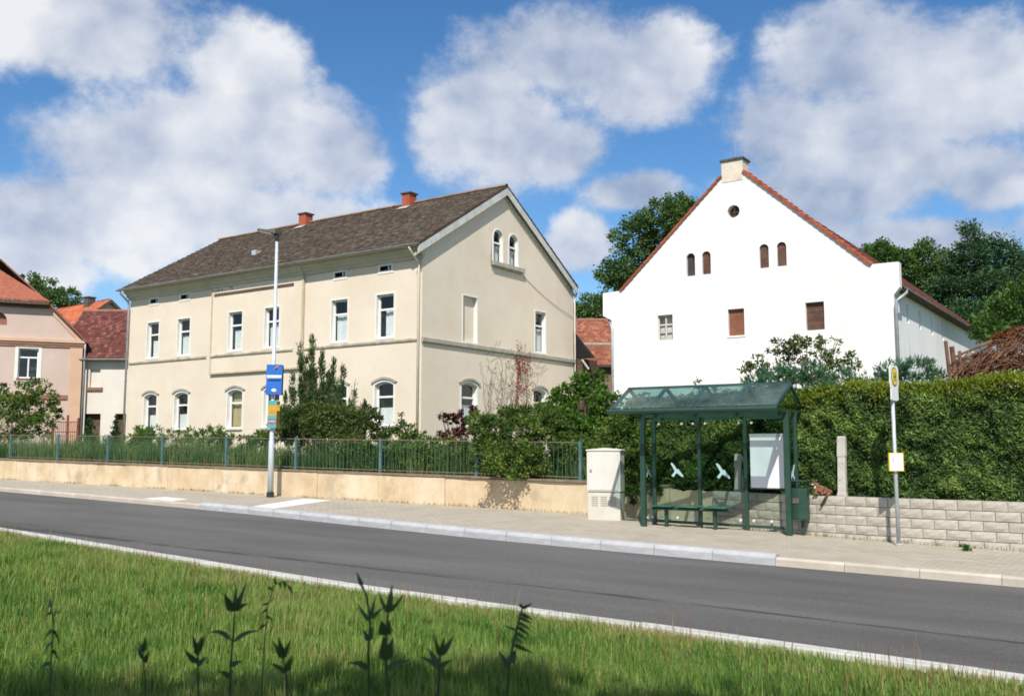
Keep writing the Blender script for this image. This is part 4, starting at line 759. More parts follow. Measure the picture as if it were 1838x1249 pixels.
mb = MB(); mb.prism([hp0, hp1, ra], (0, 0, 0.06)); mb.build('hip_roof', pmat('hip_tiles', (0.24, 0.075, 0.045), (0.35, 0.12, 0.07), scale=5, rough=0.9, bump=0.4, bscale=25), ph)
mb = MB(); mb.bar(hp0 - Vector((0, 0, 0.1)), hp1 - Vector((0, 0, 0.1)), 0.10, 0.16); mb.bar(hp0 - Np * 0.3 - Vector((0, 0, 0.25)), hp1 - Np * 0.3 - Vector((0, 0, 0.25)), 0.14, 0.16); mb.build('eaves_board', m_timber, ph)
mb = MB(); mb.tube([MPk(0.12, 7.5, 0.1), MPk(0.12, 7.0, 0.08), MPk(0.12, 1.0, 0.08)], 0.055, 8); mb.build('downpipe', m_zinc, ph, smooth=True)

# ------------------------------------------------------------------ low annexe with dark red tiles between the pink and the cream house
m_greyr = pmat('grey_white_render', (0.60, 0.555, 0.49), (0.68, 0.63, 0.57), scale=0.5, rough=0.93, bump=0.12)
an = thing('annexe', 'low pale annexe with a dark red tiled roof between the pink and cream houses', 'building', (-53, 34, 1.4))
Oa = at(145, 805, 52.3); Oa.z = 0; Ua = Vector((RGT[0], RGT[1], 0)); Na = Vector((-FWD[0], -FWD[1], 0))
MA = lambda a, z, d: Oa + Ua * a + Na * d + Vector((0, 0, z))
op = [(0.15, 1.0, 0.8, 3.6), (1.8, 2.7, 0.8, 3.6)]; nich = (0.32, 0.88, 5.05, 6.05)
mb = MB(); mb.holes(MA, rect(-1.5, 6.0, 0.2, 6.7), [rect(a, b, 0.5, c_) for a, b, _, c_ in op] + [rect(*nich)]); mb.build('wall', m_greyr, an)
for a, b, _, c_ in op: mb = MB(); lp = rect(a, b, 0.5, c_); mb.reveal(MA, lp, 0, -0.3); mb.poly([MA(p, q, -0.3) for p, q in lp]); mb.build('doorway', m_timber, an)
mb = MB(); mb.reveal(MA, rect(*nich), 0, -0.14); w = mb.build('blind_window', m_greyr, an); mb = MB(); mb.poly([MA(p, q, -0.14) for p, q in rect(*nich)]); mb.build('infill', m_greyr, w); mb = MB(); mb.boxM(MA, 0.2, 1.05, 4.88, 5.04, -0.05, 0.12); mb.build('sill', m_rtrim, w)
mb = MB(); mb.boxM(MA, -1.5, 6.0, 6.42, 6.55, -0.01, 0.08); mb.build('cornice', m_greyr, an)
slA = (-Na * 3.4 + Vector((0, 0, 3.05)))
mb = MB(); e0, e1 = MA(-1.6, 6.62, 0.35), MA(6.1, 6.62, 0.35); mb.prism([e0, e1, e1 + slA, e0 + slA], (0, 0, -0.1)); rf = mb.build('roof', m_roofbase, an)
tile_field(rf, e0 + Vector((0, 0, 0.01)), Ua, slA, 7.7, slA.length, 0.20, 0.23, m_tred, lift=0.03)
mb = MB(); mb.tube([e0 + slA + Vector((0, 0, 0.03)), e1 + slA + Vector((0, 0, 0.03))], 0.11, 8); mb.build('ridge', m_rtrim, rf)
mb = MB(); mb.tube([e0 + Na * 0.05 - Vector((0, 0, 0.08)), e1 + Na * 0.05 - Vector((0, 0, 0.08))], 0.06, 8); mb.build('gutter', m_zincd, an)

# ------------------------------------------------------------------ far house with a bright orange roof
oh = thing('orange_roofed_house', 'distant house with a bright orange roof and small dark chimney', 'house', at(180, 790, 88))
A1, A2 = at(195, 538, 85), at(100, 556, 91); rd = (A2 - A1); rd.z = 0; rd.normalize(); gd = Vector((rd.y, -rd.x, 0))
if gd.dot(Vector((RGT[0], RGT[1], 0))) < 0: gd = -gd
eh, hwid = 3.1, 3.0; rz_ = A1.z
P = lambda r_, g, z: A1 + rd * r_ + gd * g + Vector((0, 0, z - A1.z))
mb = MB(); mb.poly([P(0, -hwid, 0), P(0, hwid, 0), P(0, hwid, rz_ - eh * 0.75), P(0, 0, rz_ - 0.1), P(0, -hwid, rz_ - eh * 0.75)]); mb.poly([P(0, hwid, 0), P(9, hwid, 0), P(9, hwid, rz_ - eh * 0.75), P(0, hwid, rz_ - eh * 0.75)]); mb.poly([P(0, -hwid, 0), P(9, -hwid, 0), P(9, -hwid, rz_ - eh * 0.75), P(0, -hwid, rz_ - eh * 0.75)])
mb.build('wall', pmat('far_white', (0.66, 0.65, 0.63), (0.72, 0.71, 0.69), scale=0.5, rough=0.9), oh)
for s in (1, -1):
    ev = P(-0.45, s * (hwid + 0.35), rz_ - eh * 0.86); rg = P(-0.45, 0, rz_); mb = MB(); mb.prism([ev, rg, rg + rd * 9.8, ev + rd * 9.8], (0, 0, -0.14)); rf = mb.build('roof', m_rtrim, oh)
    tile_field(rf, ev + Vector((0, 0, 0.01)), rd, rg - ev, 9.8, (rg - ev).length, 0.3, 0.34, m_torange)
    mb = MB(); mb.prism([ev - rd * 0.02, rg - rd * 0.02, rg - rd * 0.02 - Vector((0, 0, 0.3)), ev - rd * 0.02 - Vector((0, 0, 0.3))], rd * -0.05); mb.build('barge_board', m_timber, oh)
mb = MB(); c = P(2.6, -0.4, rz_); mb.box(c.x - 0.35, c.x + 0.35, c.y - 0.35, c.y + 0.35, c.z - 1.0, c.z + 0.35); cc = mb.build('chimney', m_cap, oh); mb = MB(); mb.box(c.x - 0.42, c.x + 0.42, c.y - 0.42, c.y + 0.42, c.z + 0.35, c.z + 0.45); mb.build('cap', m_timber, cc)
# ------------------------------------------------------------------ barn with red tiles and the dark lean-to behind the cream house
bn = thing('red_roofed_barn', 'barn with a patchy red tiled roof in the gap behind the houses', 'barn', at(1065, 800, 60))
O_ = at(1012, 655, 56.5); Ub = Vector((RGT[0], RGT[1], 0)); Nb = Vector((-FWD[0], -FWD[1], 0)); slB = -Nb * 4.2 + Vector((0, 0, 3.25)); wB = 4.6
mb = MB(); mb.prism([O_, O_ + Ub * wB, O_ + Ub * wB + slB, O_ + slB], (0, 0, -0.12)); rf = mb.build('roof', m_roofbase, bn)
tile_field(rf, O_ + Vector((0, 0, 0.01)), Ub, slB, wB, slB.length, 0.22, 0.24, m_tbarn)
mb = MB(); q = O_ + slB * 0.42 + Vector((0, 0, 0.10)); mb.bar(q, q + Ub * wB, 0.05, 0.13); mb.build('snow_guard', m_hood, rf)
mb = MB(); mb.tube([O_ + slB, O_ + slB + Ub * wB], 0.12, 8); mb.build('ridge', m_rtrim, rf)
mb = MB(); b0 = O_ - Nb * 0.4; mb.prism([b0 - Vector((0, 0, 6)), b0 + Ub * wB - Vector((0, 0, 6)), b0 + Ub * wB - Vector((0, 0, 0.05)), b0 - Vector((0, 0, 0.05))], -Nb * 3); mb.build('wall', pmat('barn_wall', (0.16, 0.10, 0.075), (0.27, 0.17, 0.12), scale=1.5, rough=0.95, bump=0.3), bn)
b1 = at(1036, 577, 57.5); b2 = at(1014, 530, 57.5); mb = MB(); mb.prism([b1, b2, b2 - Vector((0, 0, 2.4)), b1 - Vector((0, 0, 2.4))], -Nb * 0.6); mb.build('side_gable', m_rtrim, bn)
ls = thing('lean_to', 'black boarded lean-to roof end jutting out behind the cream house', 'shed', (-24.3, 41.6, 1.0))
m_felt = pmat('black_boards', (0.012, 0.012, 0.012), (0.022, 0.021, 0.02), scale=5, rough=0.9)
mb = MB(); mb.prism([(-25.6, 41.4, 8.66), (-23.50, 41.4, 6.22), (-25.6, 41.4, 6.24)], (0, 0.25, 0)); mb.build('roof_end', m_felt, ls)
mb = MB(); mb.box(-25.6, -24.15, 41.45, 43.0, 0.9, 6.2); mb.build('wall', m_timber, ls)
mb = MB(); mb.bar((-24.14, 41.42, 6.15), (-23.75, 41.42, 5.65), 0.07, 0.07); mb.build('brace', m_barge, ls)

# ================================================================== street furniture
m_green = pmat('shelter_green', (0.015, 0.047, 0.031), (0.023, 0.062, 0.042), scale=4, rough=0.42, spec=0.5)
m_green2 = pmat('shelter_roof_green', (0.017, 0.050, 0.044), (0.026, 0.070, 0.062), scale=4, rough=0.42, spec=0.5)
m_rglass = glassmat('roof_glass', (0.52, 0.72, 0.68), refl=0.5, base=0.05, rough=0.04, dirt=((0.28, 0.36, 0.33), 0.30, 1.4))
m_sglass = glassmat('shelter_glass', (0.90, 0.93, 0.91), refl=0.6, base=0.0, rough=0.01)
m_bird = pmat('bird_sticker', (0.55, 0.66, 0.67), (0.63, 0.74, 0.75), scale=6, rough=0.7)
m_paper = pmat('white_sheet', (0.74, 0.74, 0.745), (0.79, 0.79, 0.795), scale=2, rough=0.6)
m_alu = pmat('grey_alu', (0.38, 0.39, 0.40), (0.46, 0.47, 0.48), scale=3, rough=0.45, metal=0.4)
m_clamp = pmat('clamp_white', (0.62, 0.63, 0.62), (0.70, 0.71, 0.70), scale=6, rough=0.5)
SX, SY, SZ, TH = -8.75, 17.41, 0.15, 0.033
sh = thing('bus_shelter', 'dark green bus shelter with a glazed gable roof and glass back', 'bus shelter', (SX, SY, SZ), TH, local=True)
Ls, Dp = 2.912, 0.537; HP = 2.25; A0, A1_ = -0.41, 2.947; GF, GR = -0.656, 1.11; RD = (GF + GR) / 2; ZG, ZR = 2.275, 2.78; s1, s2 = 0.984, 1.935
for (a, d) in ((0, 0), (Ls, 0), (0, Dp), (s1, Dp), (s2, Dp), (Ls, Dp)):
    w = 0.05 if d == 0 else 0.036; mb = MB(); mb.box(a - w, a + w, d - w, d + w, -0.07, HP); p = mb.build('post', m_green, sh, bevel=0.008)
    mb = MB(); mb.box(a - w - 0.03, a + w + 0.03, d - w - 0.03, d + w + 0.03, -0.06, -0.005 - 0.012 * a); mb.build('base_plate', m_green, p)
for (n_, p, q, w, h) in [('eaves_beam', (A0, GF, ZG), (A1_, GF, ZG), 0.07, 0.10), ('eaves_beam', (A0, GR, ZG), (A1_, GR, ZG), 0.07, 0.10), ('ridge_beam', (A0, RD, ZR), (A1_, RD, ZR), 0.06, 0.05),
                         ('head_rail', (0, Dp, 2.15), (Ls, Dp, 2.15), 0.045, 0.06), ('head_rail', (0, 0, 2.20), (Ls, 0, 2.20), 0.05, 0.07), ('foot_rail', (0, Dp, 0.09), (Ls, Dp, 0.05), 0.04, 0.05)]:
    mb = MB(); mb.bar(p, q, w, h); mb.build(n_, m_green2 if 'beam' in n_ else m_green, sh)
for a in (0, Ls):
    mb = MB(); mb.bar((a, GF, ZG - 0.02), (a, GR, ZG - 0.02), 0.05, 0.06); mb.build('cross_beam', m_green, sh)
mb = MB(); mb.tube([(A0 - 0.02, GF - 0.06, ZG + 0.0), (A1_ + 0.02, GF - 0.06, ZG + 0.0)], 0.045, 8); mb.build('gutter', m_green, sh)
raf = [A0 + 0.02, A0 + (A1_ - A0) * 0.25, A0 + (A1_ - A0) * 0.5, A0 + (A1_ - A0) * 0.75, A1_ - 0.02]
for a in raf:
    for e in (GF, GR): mb = MB(); mb.bar((a, e, ZG + 0.03), (a, RD, ZR - 0.02), 0.055, 0.055, up=(0, 0, 1)); mb.build('rafter', m_green2, sh)
for a, b in zip(raf[:-1], raf[1:]):
    for e in (GF, GR): mb = MB(); mb.poly([(a + 0.01, e, ZG + 0.062), (b - 0.01, e, ZG + 0.062), (b - 0.01, RD, ZR + 0.012), (a + 0.01, RD, ZR + 0.012)]); mb.build('roof_pane', m_rglass, sh)
panes = []
for a, b in ((0, s1), (s1, s2), (s2, Ls)): mb = MB(); mb.box(a + 0.05, b - 0.05, Dp - 0.004, Dp + 0.004, 0.14, 2.09); panes.append(mb.build('glass_pane', m_sglass, sh))
for a in (0, Ls): mb = MB(); mb.box(a - 0.004, a + 0.004, 0.06, Dp - 0.05, 0.14, 2.09); panes.append(mb.build('glass_pane', m_sglass, sh))
for z, aa in ((2.05, (0.12, 0.62, 0.86, 1.12, 1.82, 2.07)), (0.17, (0.14, 0.50, 0.86, 1.12, 1.81, 2.07, 2.42))):
    for a in aa: mb = MB(); mb.tube([(a, Dp - 0.022, z), (a, Dp + 0.02, z)], 0.024, 10); mb.build('glass_clamp', m_clamp, sh)
for a, d in ((0.0, 0.16), (0.0, 0.42)): mb = MB(); mb.tube([(a - 0.02, d, 0.17), (a + 0.02, d, 0.17)], 0.022, 10); mb.build('glass_clamp', m_clamp, sh)
BIRD = [(-0.13, 0.155), (-0.105, 0.17), (-0.06, 0.135), (0.0, 0.045), (0.02, 0.05), (0.045, 0.04), (0.05, 0.015), (0.115, -0.055), (0.135, -0.10), (0.11, -0.105), (0.065, -0.075), (0.0, -0.03), (-0.035, -0.055), (-0.06, -0.10), (-0.085, -0.105), (-0.115, -0.07), (-0.07, -0.03), (-0.045, 0.01), (-0.075, 0.06)]
def bird(M, mirror=1, k=1.0, parent=None):
    mb = MB(); mb.prism([M(mirror * x * k, z * k) for x, z in BIRD], M(0, 0, 0.003) - M(0, 0, 0)); mb.build('bird_sticker', m_bird, parent)
bird(lambda x, z, o=0: Vector((0.50 + x, Dp - 0.008 - o, 1.09 + z)), 1, 1.05, panes[0]); bird(lambda x, z, o=0: Vector((1.47 + x, Dp - 0.008 - o, 1.08 + z)), 1, 1.1, panes[1])
bird(lambda x, z, o=0: Vector((-0.008 - o, 0.27 - x, 1.08 + z)), -1, 1.05, panes[3]); bird(lambda x, z, o=0: Vector((Ls + 0.008 + o, 0.28 + x, 1.08 + z)), -1, 1.05, panes[4])
mb = MB(); mb.box(2.05, 2.70, Dp - 0.075, Dp - 0.045, 0.80, 1.83); bo = mb.build('notice_board', m_paper, sh, bevel=0.004); bo['label'] = 'blank white notice board'
mb = MB(); mb.box(2.045, 2.705, Dp - 0.082, Dp - 0.04, 1.775, 1.836); mb.build('board_header', m_alu, bo)
mb = MB(); mb.box(2.045, 2.705, Dp - 0.080, Dp - 0.04, 0.785, 0.805); mb.build('board_rail', m_cap, bo)
# bench: three seat plates on a tube with two legs
be = thing('bench', 'dark green bench of three short slatted seats inside the shelter', 'bench', (SX, SY, SZ), TH, local=True)
m_bench = pmat('bench_green', (0.022, 0.085, 0.06), (0.045, 0.125, 0.095), scale=5, rough=0.5, c3=(0.10, 0.15, 0.13), c3scale=5)
for (a, b) in ((0.10, 0.55), (0.63, 1.09), (1.18, 1.67)):
    mb = MB(); n = 6; vs = []
    for d, z in ((0.08, 0.405), (0.12, 0.425), (0.36, 0.415), (0.44, 0.435), (0.44, 0.405), (0.36, 0.385), (0.12, 0.395)): vs.append((a, d, z))
    mb.prism(vs, (b - a, 0, 0)); mb.build('seat', m_bench, be, bevel=0.006)
mb = MB(); mb.tube([(0.06, 0.27, 0.36), (1.70, 0.27, 0.36)], 0.03, 8); mb.build('support_tube', m_green, be)
for a in (0.37, 1.39): mb = MB(); mb.box(a - 0.03, a + 0.03, 0.23, 0.31, -0.06, 0.36); mb.build('leg', m_green, be, bevel=0.006)
# bin hung on the right-hand post
bi = thing('litter_bin', 'dark green litter bin with a flat lid hung on the shelter post', 'litter bin', (SX + 3.06, SY + 0.30, SZ + 0.25), TH, local=True)
mb = MB(); n = 12; vs = []
for z, k in ((0.0, 0.94), (0.03, 1.0), (0.56, 1.0), (0.58, 0.98)):
    for i in range(n): t = 2 * math.pi * i / n; c_, s_ = math.cos(t), math.sin(t); vs.append((0.155 * k * math.copysign(abs(c_) ** 0.55, c_), 0.14 * k * math.copysign(abs(s_) ** 0.55, s_), z))
mb.add(vs, [(q * n + i, q * n + (i + 1) % n, (q + 1) * n + (i + 1) % n, (q + 1) * n + i) for q in range(3) for i in range(n)] + [tuple(reversed(range(n)))]); mb.build('body', m_green, bi, smooth=False)
mb = MB(); mb.box(-0.19, 0.17, -0.17, 0.16, 0.70, 0.72); mb.build('lid', m_green2, bi, bevel=0.006)
for x in (-0.12, 0.12): mb = MB(); mb.box(x - 0.012, x + 0.012, 0.10, 0.125, 0.55, 0.70); mb.build('lid_strut', m_green, bi)
mb = MB(); mb.box(-0.10, 0.02, -0.15, -0.12, 0.30, 0.40); mb.build('ash_tray', m_cap, bi)
mb = MB(); mb.box(-0.16, -0.10, -0.12, -0.02, 0.10, 0.50); mb.build('bracket', m_green, bi)
mb = MB(); mb.box(0.00, 0.06, 0.0, 0.06, -0.32, 0.0); mb.build('stand', m_green, bi)
# bus stop pole
m_galv = pmat('galvanised', (0.42, 0.46, 0.49), (0.53, 0.57, 0.60), scale=6, rough=0.45, metal=0.35)
m_signw = pmat('sign_white', (0.70, 0.70, 0.69), (0.76, 0.76, 0.75), scale=3, rough=0.5)
m_yel = pmat('sign_yellow', (0.74, 0.47, 0.035), (0.80, 0.52, 0.05), scale=3, rough=0.5)
m_sgreen = pmat('sign_green', (0.02, 0.13, 0.05), (0.03, 0.16, 0.06), scale=3, rough=0.5)
PX, PY, PZ = -3.86, 17.12, 0.09
bs = thing('bus_stop_sign', 'bus stop pole with a narrow yellow oval sign and a timetable case', 'bus stop sign', (PX, PY, PZ), R(34.5), local=True)
lean = lambda z: Vector((0.0, -0.0, z))
mb = MB(); mb.tube([(0, 0, -0.02), (0, 0, 2.62)], 0.032, 12); mb.build('pole', m_galv, bs, smooth=True)
mb = MB(); mb.tube([(0, 0, 0), (0, 0, 0.03)], 0.06, 12); mb.build('foot', m_galv, bs)
# the oval sign stands almost edge-on to the viewer, so it is turned about the pole
sg = Matrix.Rotation(R(48.5), 4, 'Z')
def sgp(a, d, z): return sg @ Vector((a, d, z))
fr_o = [(-0.17, 2.44), (-0.10, 2.42), (0.10, 2.42), (0.17, 2.44), (0.165, 2.62), (0.20, 2.72), (0.20, 2.98), (0.15, 3.02), (-0.15, 3.02), (-0.20, 2.98), (-0.20, 2.72), (-0.165, 2.62)]
mb = MB(); mb.prism([sgp(a, -0.045, z) for a, z in fr_o], sg @ Vector((0, 0.02, 0))); hd = mb.build('sign_plate', m_signw, bs, bevel=0.004)
ov = lambda k, d: [sgp(0.145 * k * math.cos(2 * math.pi * i / 24), d, 2.83 + 0.165 * k * math.sin(2 * math.pi * i / 24)) for i in range(24)]
mb = MB(); mb.prism(ov(1.0, -0.049), sg @ Vector((0, 0.004, 0))); mb.build('green_ring', m_sgreen, hd)
mb = MB(); mb.prism(ov(0.86, -0.053), sg @ Vector((0, 0.004, 0))); mb.build('yellow_disc', m_yel, hd)
mb = MB()
for a0, a1, z0, z1 in ((-0.055, -0.025, 2.75, 2.91), (0.025, 0.055, 2.75, 2.91), (-0.03, 0.03, 2.815, 2.845)): mb.prism([sgp(a0, -0.0565, z0), sgp(a1, -0.0565, z0), sgp(a1, -0.0565, z1), sgp(a0, -0.0565, z1)], sg @ Vector((0, 0.0035, 0)))
mb.build('letter_h', m_sgreen, hd)
mb = MB(); mb.box(-0.135, 0.115, -0.075, -0.035, 1.23, 1.54); tt = mb.build('timetable_case', m_yel, bs, bevel=0.004)
mb = MB(); mb.box(-0.118, 0.098, -0.079, -0.074, 1.247, 1.523); mb.build('timetable_sheet', m_paper, tt)
mb = MB(); m_ink = pmat('print_grey', (0.32, 0.34, 0.40), rough=0.7)
for k in range(9):
    mb.box(-0.085, -0.085 + 0.035 + 0.012 * ((k * 7) % 3), -0.0805, -0.0785, 1.48 - 0.014 * k, 1.486 - 0.014 * k)
mb.build('timetable_print', m_ink, tt)
for z in (1.30, 1.48): mb = MB(); mb.box(-0.04, 0.04, -0.04, 0.04, z, z + 0.025); mb.build('clamp', m_galv, bs)
# electricity cabinet
m_cab = pmat('cabinet_plastic', (0.56, 0.55, 0.50), (0.64, 0.63, 0.575), scale=2, rough=0.75, bump=0.1, bscale=40, c3=(0.48, 0.46, 0.40), c3scale=1.5, c3lo=0.56, c3hi=0.8, stretch=(1, 1, 0.4))
m_cab2 = pmat('cabinet_base', (0.50, 0.48, 0.41), (0.58, 0.56, 0.49), scale=2, rough=0.85, bump=0.2, bscale=40)
cb = thing('utility_cabinet', 'pale grey utility cabinet standing against the end of the plastered wall', 'cabinet', (-10.44, 18.10, 0.18), R(15), local=True)
CW, CD = 0.72, 0.40
mb = MB(); mb.box(0, CW, 0, CD, -0.08, 0.57); b_ = mb.build('base', m_cab2, cb, bevel=0.012)
for (a, b) in ((0.09, 0.23), (0.29, 0.43), (0.49, 0.63)):
    for k in range(5): mb = MB(); mb.box(a, b, -0.008, 0.002, 0.30 + 0.045 * k, 0.32 + 0.045 * k); mb.build('vent_slot', m_hood, b_)
mb = MB(); mb.box(0.012, CW - 0.012, 0.012, CD - 0.012, 0.57, 0.60); mb.build('gap', m_hood, cb)
mb = MB(); mb.box(-0.012, CW + 0.008, -0.008, CD + 0.008, 0.60, 1.47); bd = mb.build('body', m_cab, cb, bevel=0.012)
mb = MB(); mb.box(0.02, CW - 0.03, -0.022, -0.006, 0.63, 1.44); dr = mb.build('door', m_cab, bd, bevel=0.006)
for k in range(9): mb = MB(); a = 0.06 + k * 0.073; mb.box(a, a + 0.02, -0.027, -0.020, 0.66, 1.41); mb.build('rib', m_cab, dr)
mb = MB(); mb.tube([(0.085, -0.05, 1.06), (0.085, -0.02, 1.06)], 0.028, 10); mb.build('lock', m_alu, dr)
mb = MB(); mb.prism([(-0.03, -0.03, 1.47), (CW + 0.03, -0.03, 1.47), (CW + 0.03, -0.03, 1.50), (CW * 0.5, -0.03, 1.535), (-0.03, -0.03, 1.50)], (0, CD + 0.06, 0)); mb.build('lid', m_cab, cb, bevel=0.008)
# ------------------------------------------------------------------ street lamp with its placards
LX, LY = -20.96, 18.52; LZ = G(LX) + 0.12
m_lamp = pmat('lamp_grey_paint', (0.47, 0.51, 0.55), (0.57, 0.61, 0.65), scale=3, rough=0.5, metal=0.2)
m_black = pmat('black_plastic', (0.02, 0.02, 0.022), (0.035, 0.035, 0.037), scale=4, rough=0.5)
lp = thing('street_lamp', 'tall grey street lamp with a flat black head beside the wall', 'street lamp', (LX, LY, LZ))
mb = MB(); mb.tube([(LX, LY, LZ - 0.05), (LX, LY, LZ + 1.55), (LX, LY, LZ + 1.6), (LX, LY, 7.72)], [0.085, 0.082, 0.066, 0.042], 14); mb.build('pole', m_lamp, lp, smooth=True)
mb = MB(); mb.tube([(LX, LY, LZ - 0.02), (LX, LY, LZ + 0.14)], 0.105, 14); mb.build('foot_collar', m_black, lp)
hd_ = Vector((-0.80, -0.60, 0)).normalized()
mb = MB(); mb.tube([(LX, LY, 7.66), (LX, LY, 7.80), Vector((LX, LY, 7.88)) + hd_ * 0.05], [0.055, 0.07, 0.06], 10); mb.build('spigot', m_black, lp)
mb = MB(); c0 = Vector((LX, LY, 7.86)) - hd_ * 0.10; sd_ = Vector((-hd_.y, hd_.x, 0)); tip = hd_ * 0.66 + Vector((0, 0, 0.12)); upv = Vector((0, 0, 1))
sec = [(0, 0.07, 0.10), (0.2, 0.12, 0.10), (0.55, 0.14, 0.06), (0.92, 0.12, 0.045), (1.0, 0.07, 0.03)]; vs = []
for t, w, h in sec:
    p = c0 + tip * t; vs += [p - sd_ * w - upv * 0.01, p + sd_ * w - upv * 0.01, p + sd_ * w * 0.8 + upv * h, p - sd_ * w * 0.8 + upv * h]
mb.add(vs, [(4 * i + j, 4 * i + (j + 1) % 4, 4 * i + 4 + (j + 1) % 4, 4 * i + 4 + j) for i in range(4) for j in range(4)] + [(3, 2, 1, 0), (16, 17, 18, 19)]); hdo = mb.build('lamp_head', m_black, lp)
mb = MB(); p0, p1 = c0 + tip * 0.40 - upv * 0.014, c0 + tip * 0.93 - upv * 0.014; mb.prism([p0 - sd_ * 0.10, p0 + sd_ * 0.10, p1 + sd_ * 0.10, p1 - sd_ * 0.10], (0, 0, -0.012)); mb.build('led_panel', pmat('led_glass', (0.62, 0.58, 0.46), (0.7, 0.66, 0.55), scale=5, rough=0.3), hdo)
# placards: two boards tied back to back round the pole
m_blue = pmat('poster_blue', (0.020, 0.125, 0.46), (0.03, 0.16, 0.52), scale=2, rough=0.45)
m_pw = pmat('poster_white', (0.74, 0.76, 0.80), rough=0.5); m_pr = pmat('poster_red', (0.55, 0.03, 0.05), rough=0.5); m_por = pmat('poster_orange', (0.62, 0.15, 0.03), rough=0.5); m_pk = pmat('poster_dark', (0.02, 0.025, 0.07), rough=0.5)
m_teal = pmat('poster_teal', (0.07, 0.30, 0.31), (0.10, 0.36, 0.36), scale=4, rough=0.5); m_och = pmat('poster_ochre', (0.46, 0.27, 0.03), (0.54, 0.33, 0.05), scale=5, rough=0.5, c3=(0.40, 0.20, 0.03), c3scale=6); m_plum = pmat('poster_grey', (0.15, 0.16, 0.20), (0.20, 0.21, 0.25), scale=5, rough=0.5)
vx = Vector((RGT[0], RGT[1], 0)); vy = Vector((FWD[0], FWD[1], 0))
def board(name, lab, cx, z0, z1, w, rz, marks, base_mat, back):
    o = thing(name, lab, 'poster', (LX, LY, (z0 + z1) / 2), local=True); r_ = Matrix.Rotation(rz, 3, 'Z'); zc = (z0 + z1) / 2
    ax, ay = r_ @ vx, r_ @ vy
    Mb = lambda a, z, d: ax * (a + cx) - ay * (0.135 + d) + Vector((0.02 * z, 0, z - zc))
    mb = MB(); mb.boxM(Mb, -w / 2, w / 2, z0, z1, -0.006, 0.0); mb.build('panel', base_mat, o)
    Mk = lambda a, z, d: ax * (a + cx) + ay * (0.135 + d) + Vector((0.02 * z, 0, z - zc))
    mb = MB(); mb.boxM(Mk, -w / 2, w / 2, z0, z1, -0.006, 0.0); mb.build('rear_panel', back, o)
    for (nm, pts, m, d) in marks: mb = MB(); mb.prism([Mb(a, z, d) for a, z in pts], -ay * 0.002); mb.build(nm, m, o)
    for z in (z0 + 0.10, z1 - 0.10): mb = MB(); mb.bar(-ay * 0.13 + Vector((0.02 * z, 0, z - zc)), ay * 0.13 + Vector((0.02 * z, 0, z - zc)), 0.012, 0.02); mb.build('cable_tie', m_black, o)
    return o
bz0, bz1 = 3.22, 4.07; bW = 0.44
txt = [(-0.19 + 0.043 * k, k) for k in range(9)]
board('blue_poster', 'blue placard with a white line of lettering high on the lamp post', -0.005, bz0, bz1, bW, R(6),
      [('white_lettering', [(-0.20, 3.69), (0.20, 3.69), (0.20, 3.77), (-0.20, 3.77)], m_pw, 0.001), ('dark_lettering', [(-0.16, 3.60), (0.18, 3.60), (0.18, 3.645), (-0.16, 3.645)], m_pk, 0.001),
       ('orange_mark', [(-0.03, 3.93), (0.05, 3.93), (0.10, 4.0), (0.12, 4.05), (0.02, 4.0)], m_por, 0.001), ('dark_mark', [(-0.02, 3.92), (0.04, 3.91), (0.10, 3.985), (0.06, 3.98)], m_pk, 0.0035),
       ('white_emblem', [(-0.06 + 0.07 * math.cos(t * math.pi / 6) + 0.06, 3.345 + 0.045 * math.sin(t * math.pi / 6)) for t in range(12)], m_pw, 0.001), ('red_arrow', [(0.035, 3.285), (0.085, 3.255), (0.105, 3.32), (0.065, 3.315)], m_pr, 0.0035)]
      + [('letter_gap', [(x + 0.028, 3.70), (x + 0.035, 3.70), (x + 0.035, 3.725 + 0.02 * (k % 2)), (x + 0.028, 3.725 + 0.02 * (k % 2))], m_blue, 0.0035) for x, k in txt], m_blue, m_pk)
board('ochre_poster', 'narrow ochre placard with teal bands below the blue one', 0.0, 2.28, 3.05, 0.26, R(-4),
      [('teal_band', [(-0.13, 2.93), (0.13, 2.93), (0.13, 3.05), (-0.13, 3.05)], m_teal, 0.001), ('teal_band', [(-0.13, 2.55), (0.13, 2.55), (0.13, 2.63), (-0.13, 2.63)], m_teal, 0.001), ('grey_field', [(-0.13, 2.37), (0.13, 2.37), (0.13, 2.54), (-0.13, 2.54)], m_plum, 0.001), ('teal_band', [(-0.13, 2.28), (0.13, 2.28), (0.13, 2.36), (-0.13, 2.36)], m_teal, 0.001),
       ('dark_lettering', [(-0.09, 2.74), (0.09, 2.74), (0.09, 2.755), (-0.09, 2.755)], m_plum, 0.001), ('dark_lettering', [(-0.09, 2.69), (0.06, 2.69), (0.06, 2.705), (-0.09, 2.705)], m_plum, 0.001), ('pale_lettering', [(-0.1, 2.46), (0.1, 2.46), (0.1, 2.475), (-0.1, 2.475)], m_pw, 0.003)], m_och, m_och)
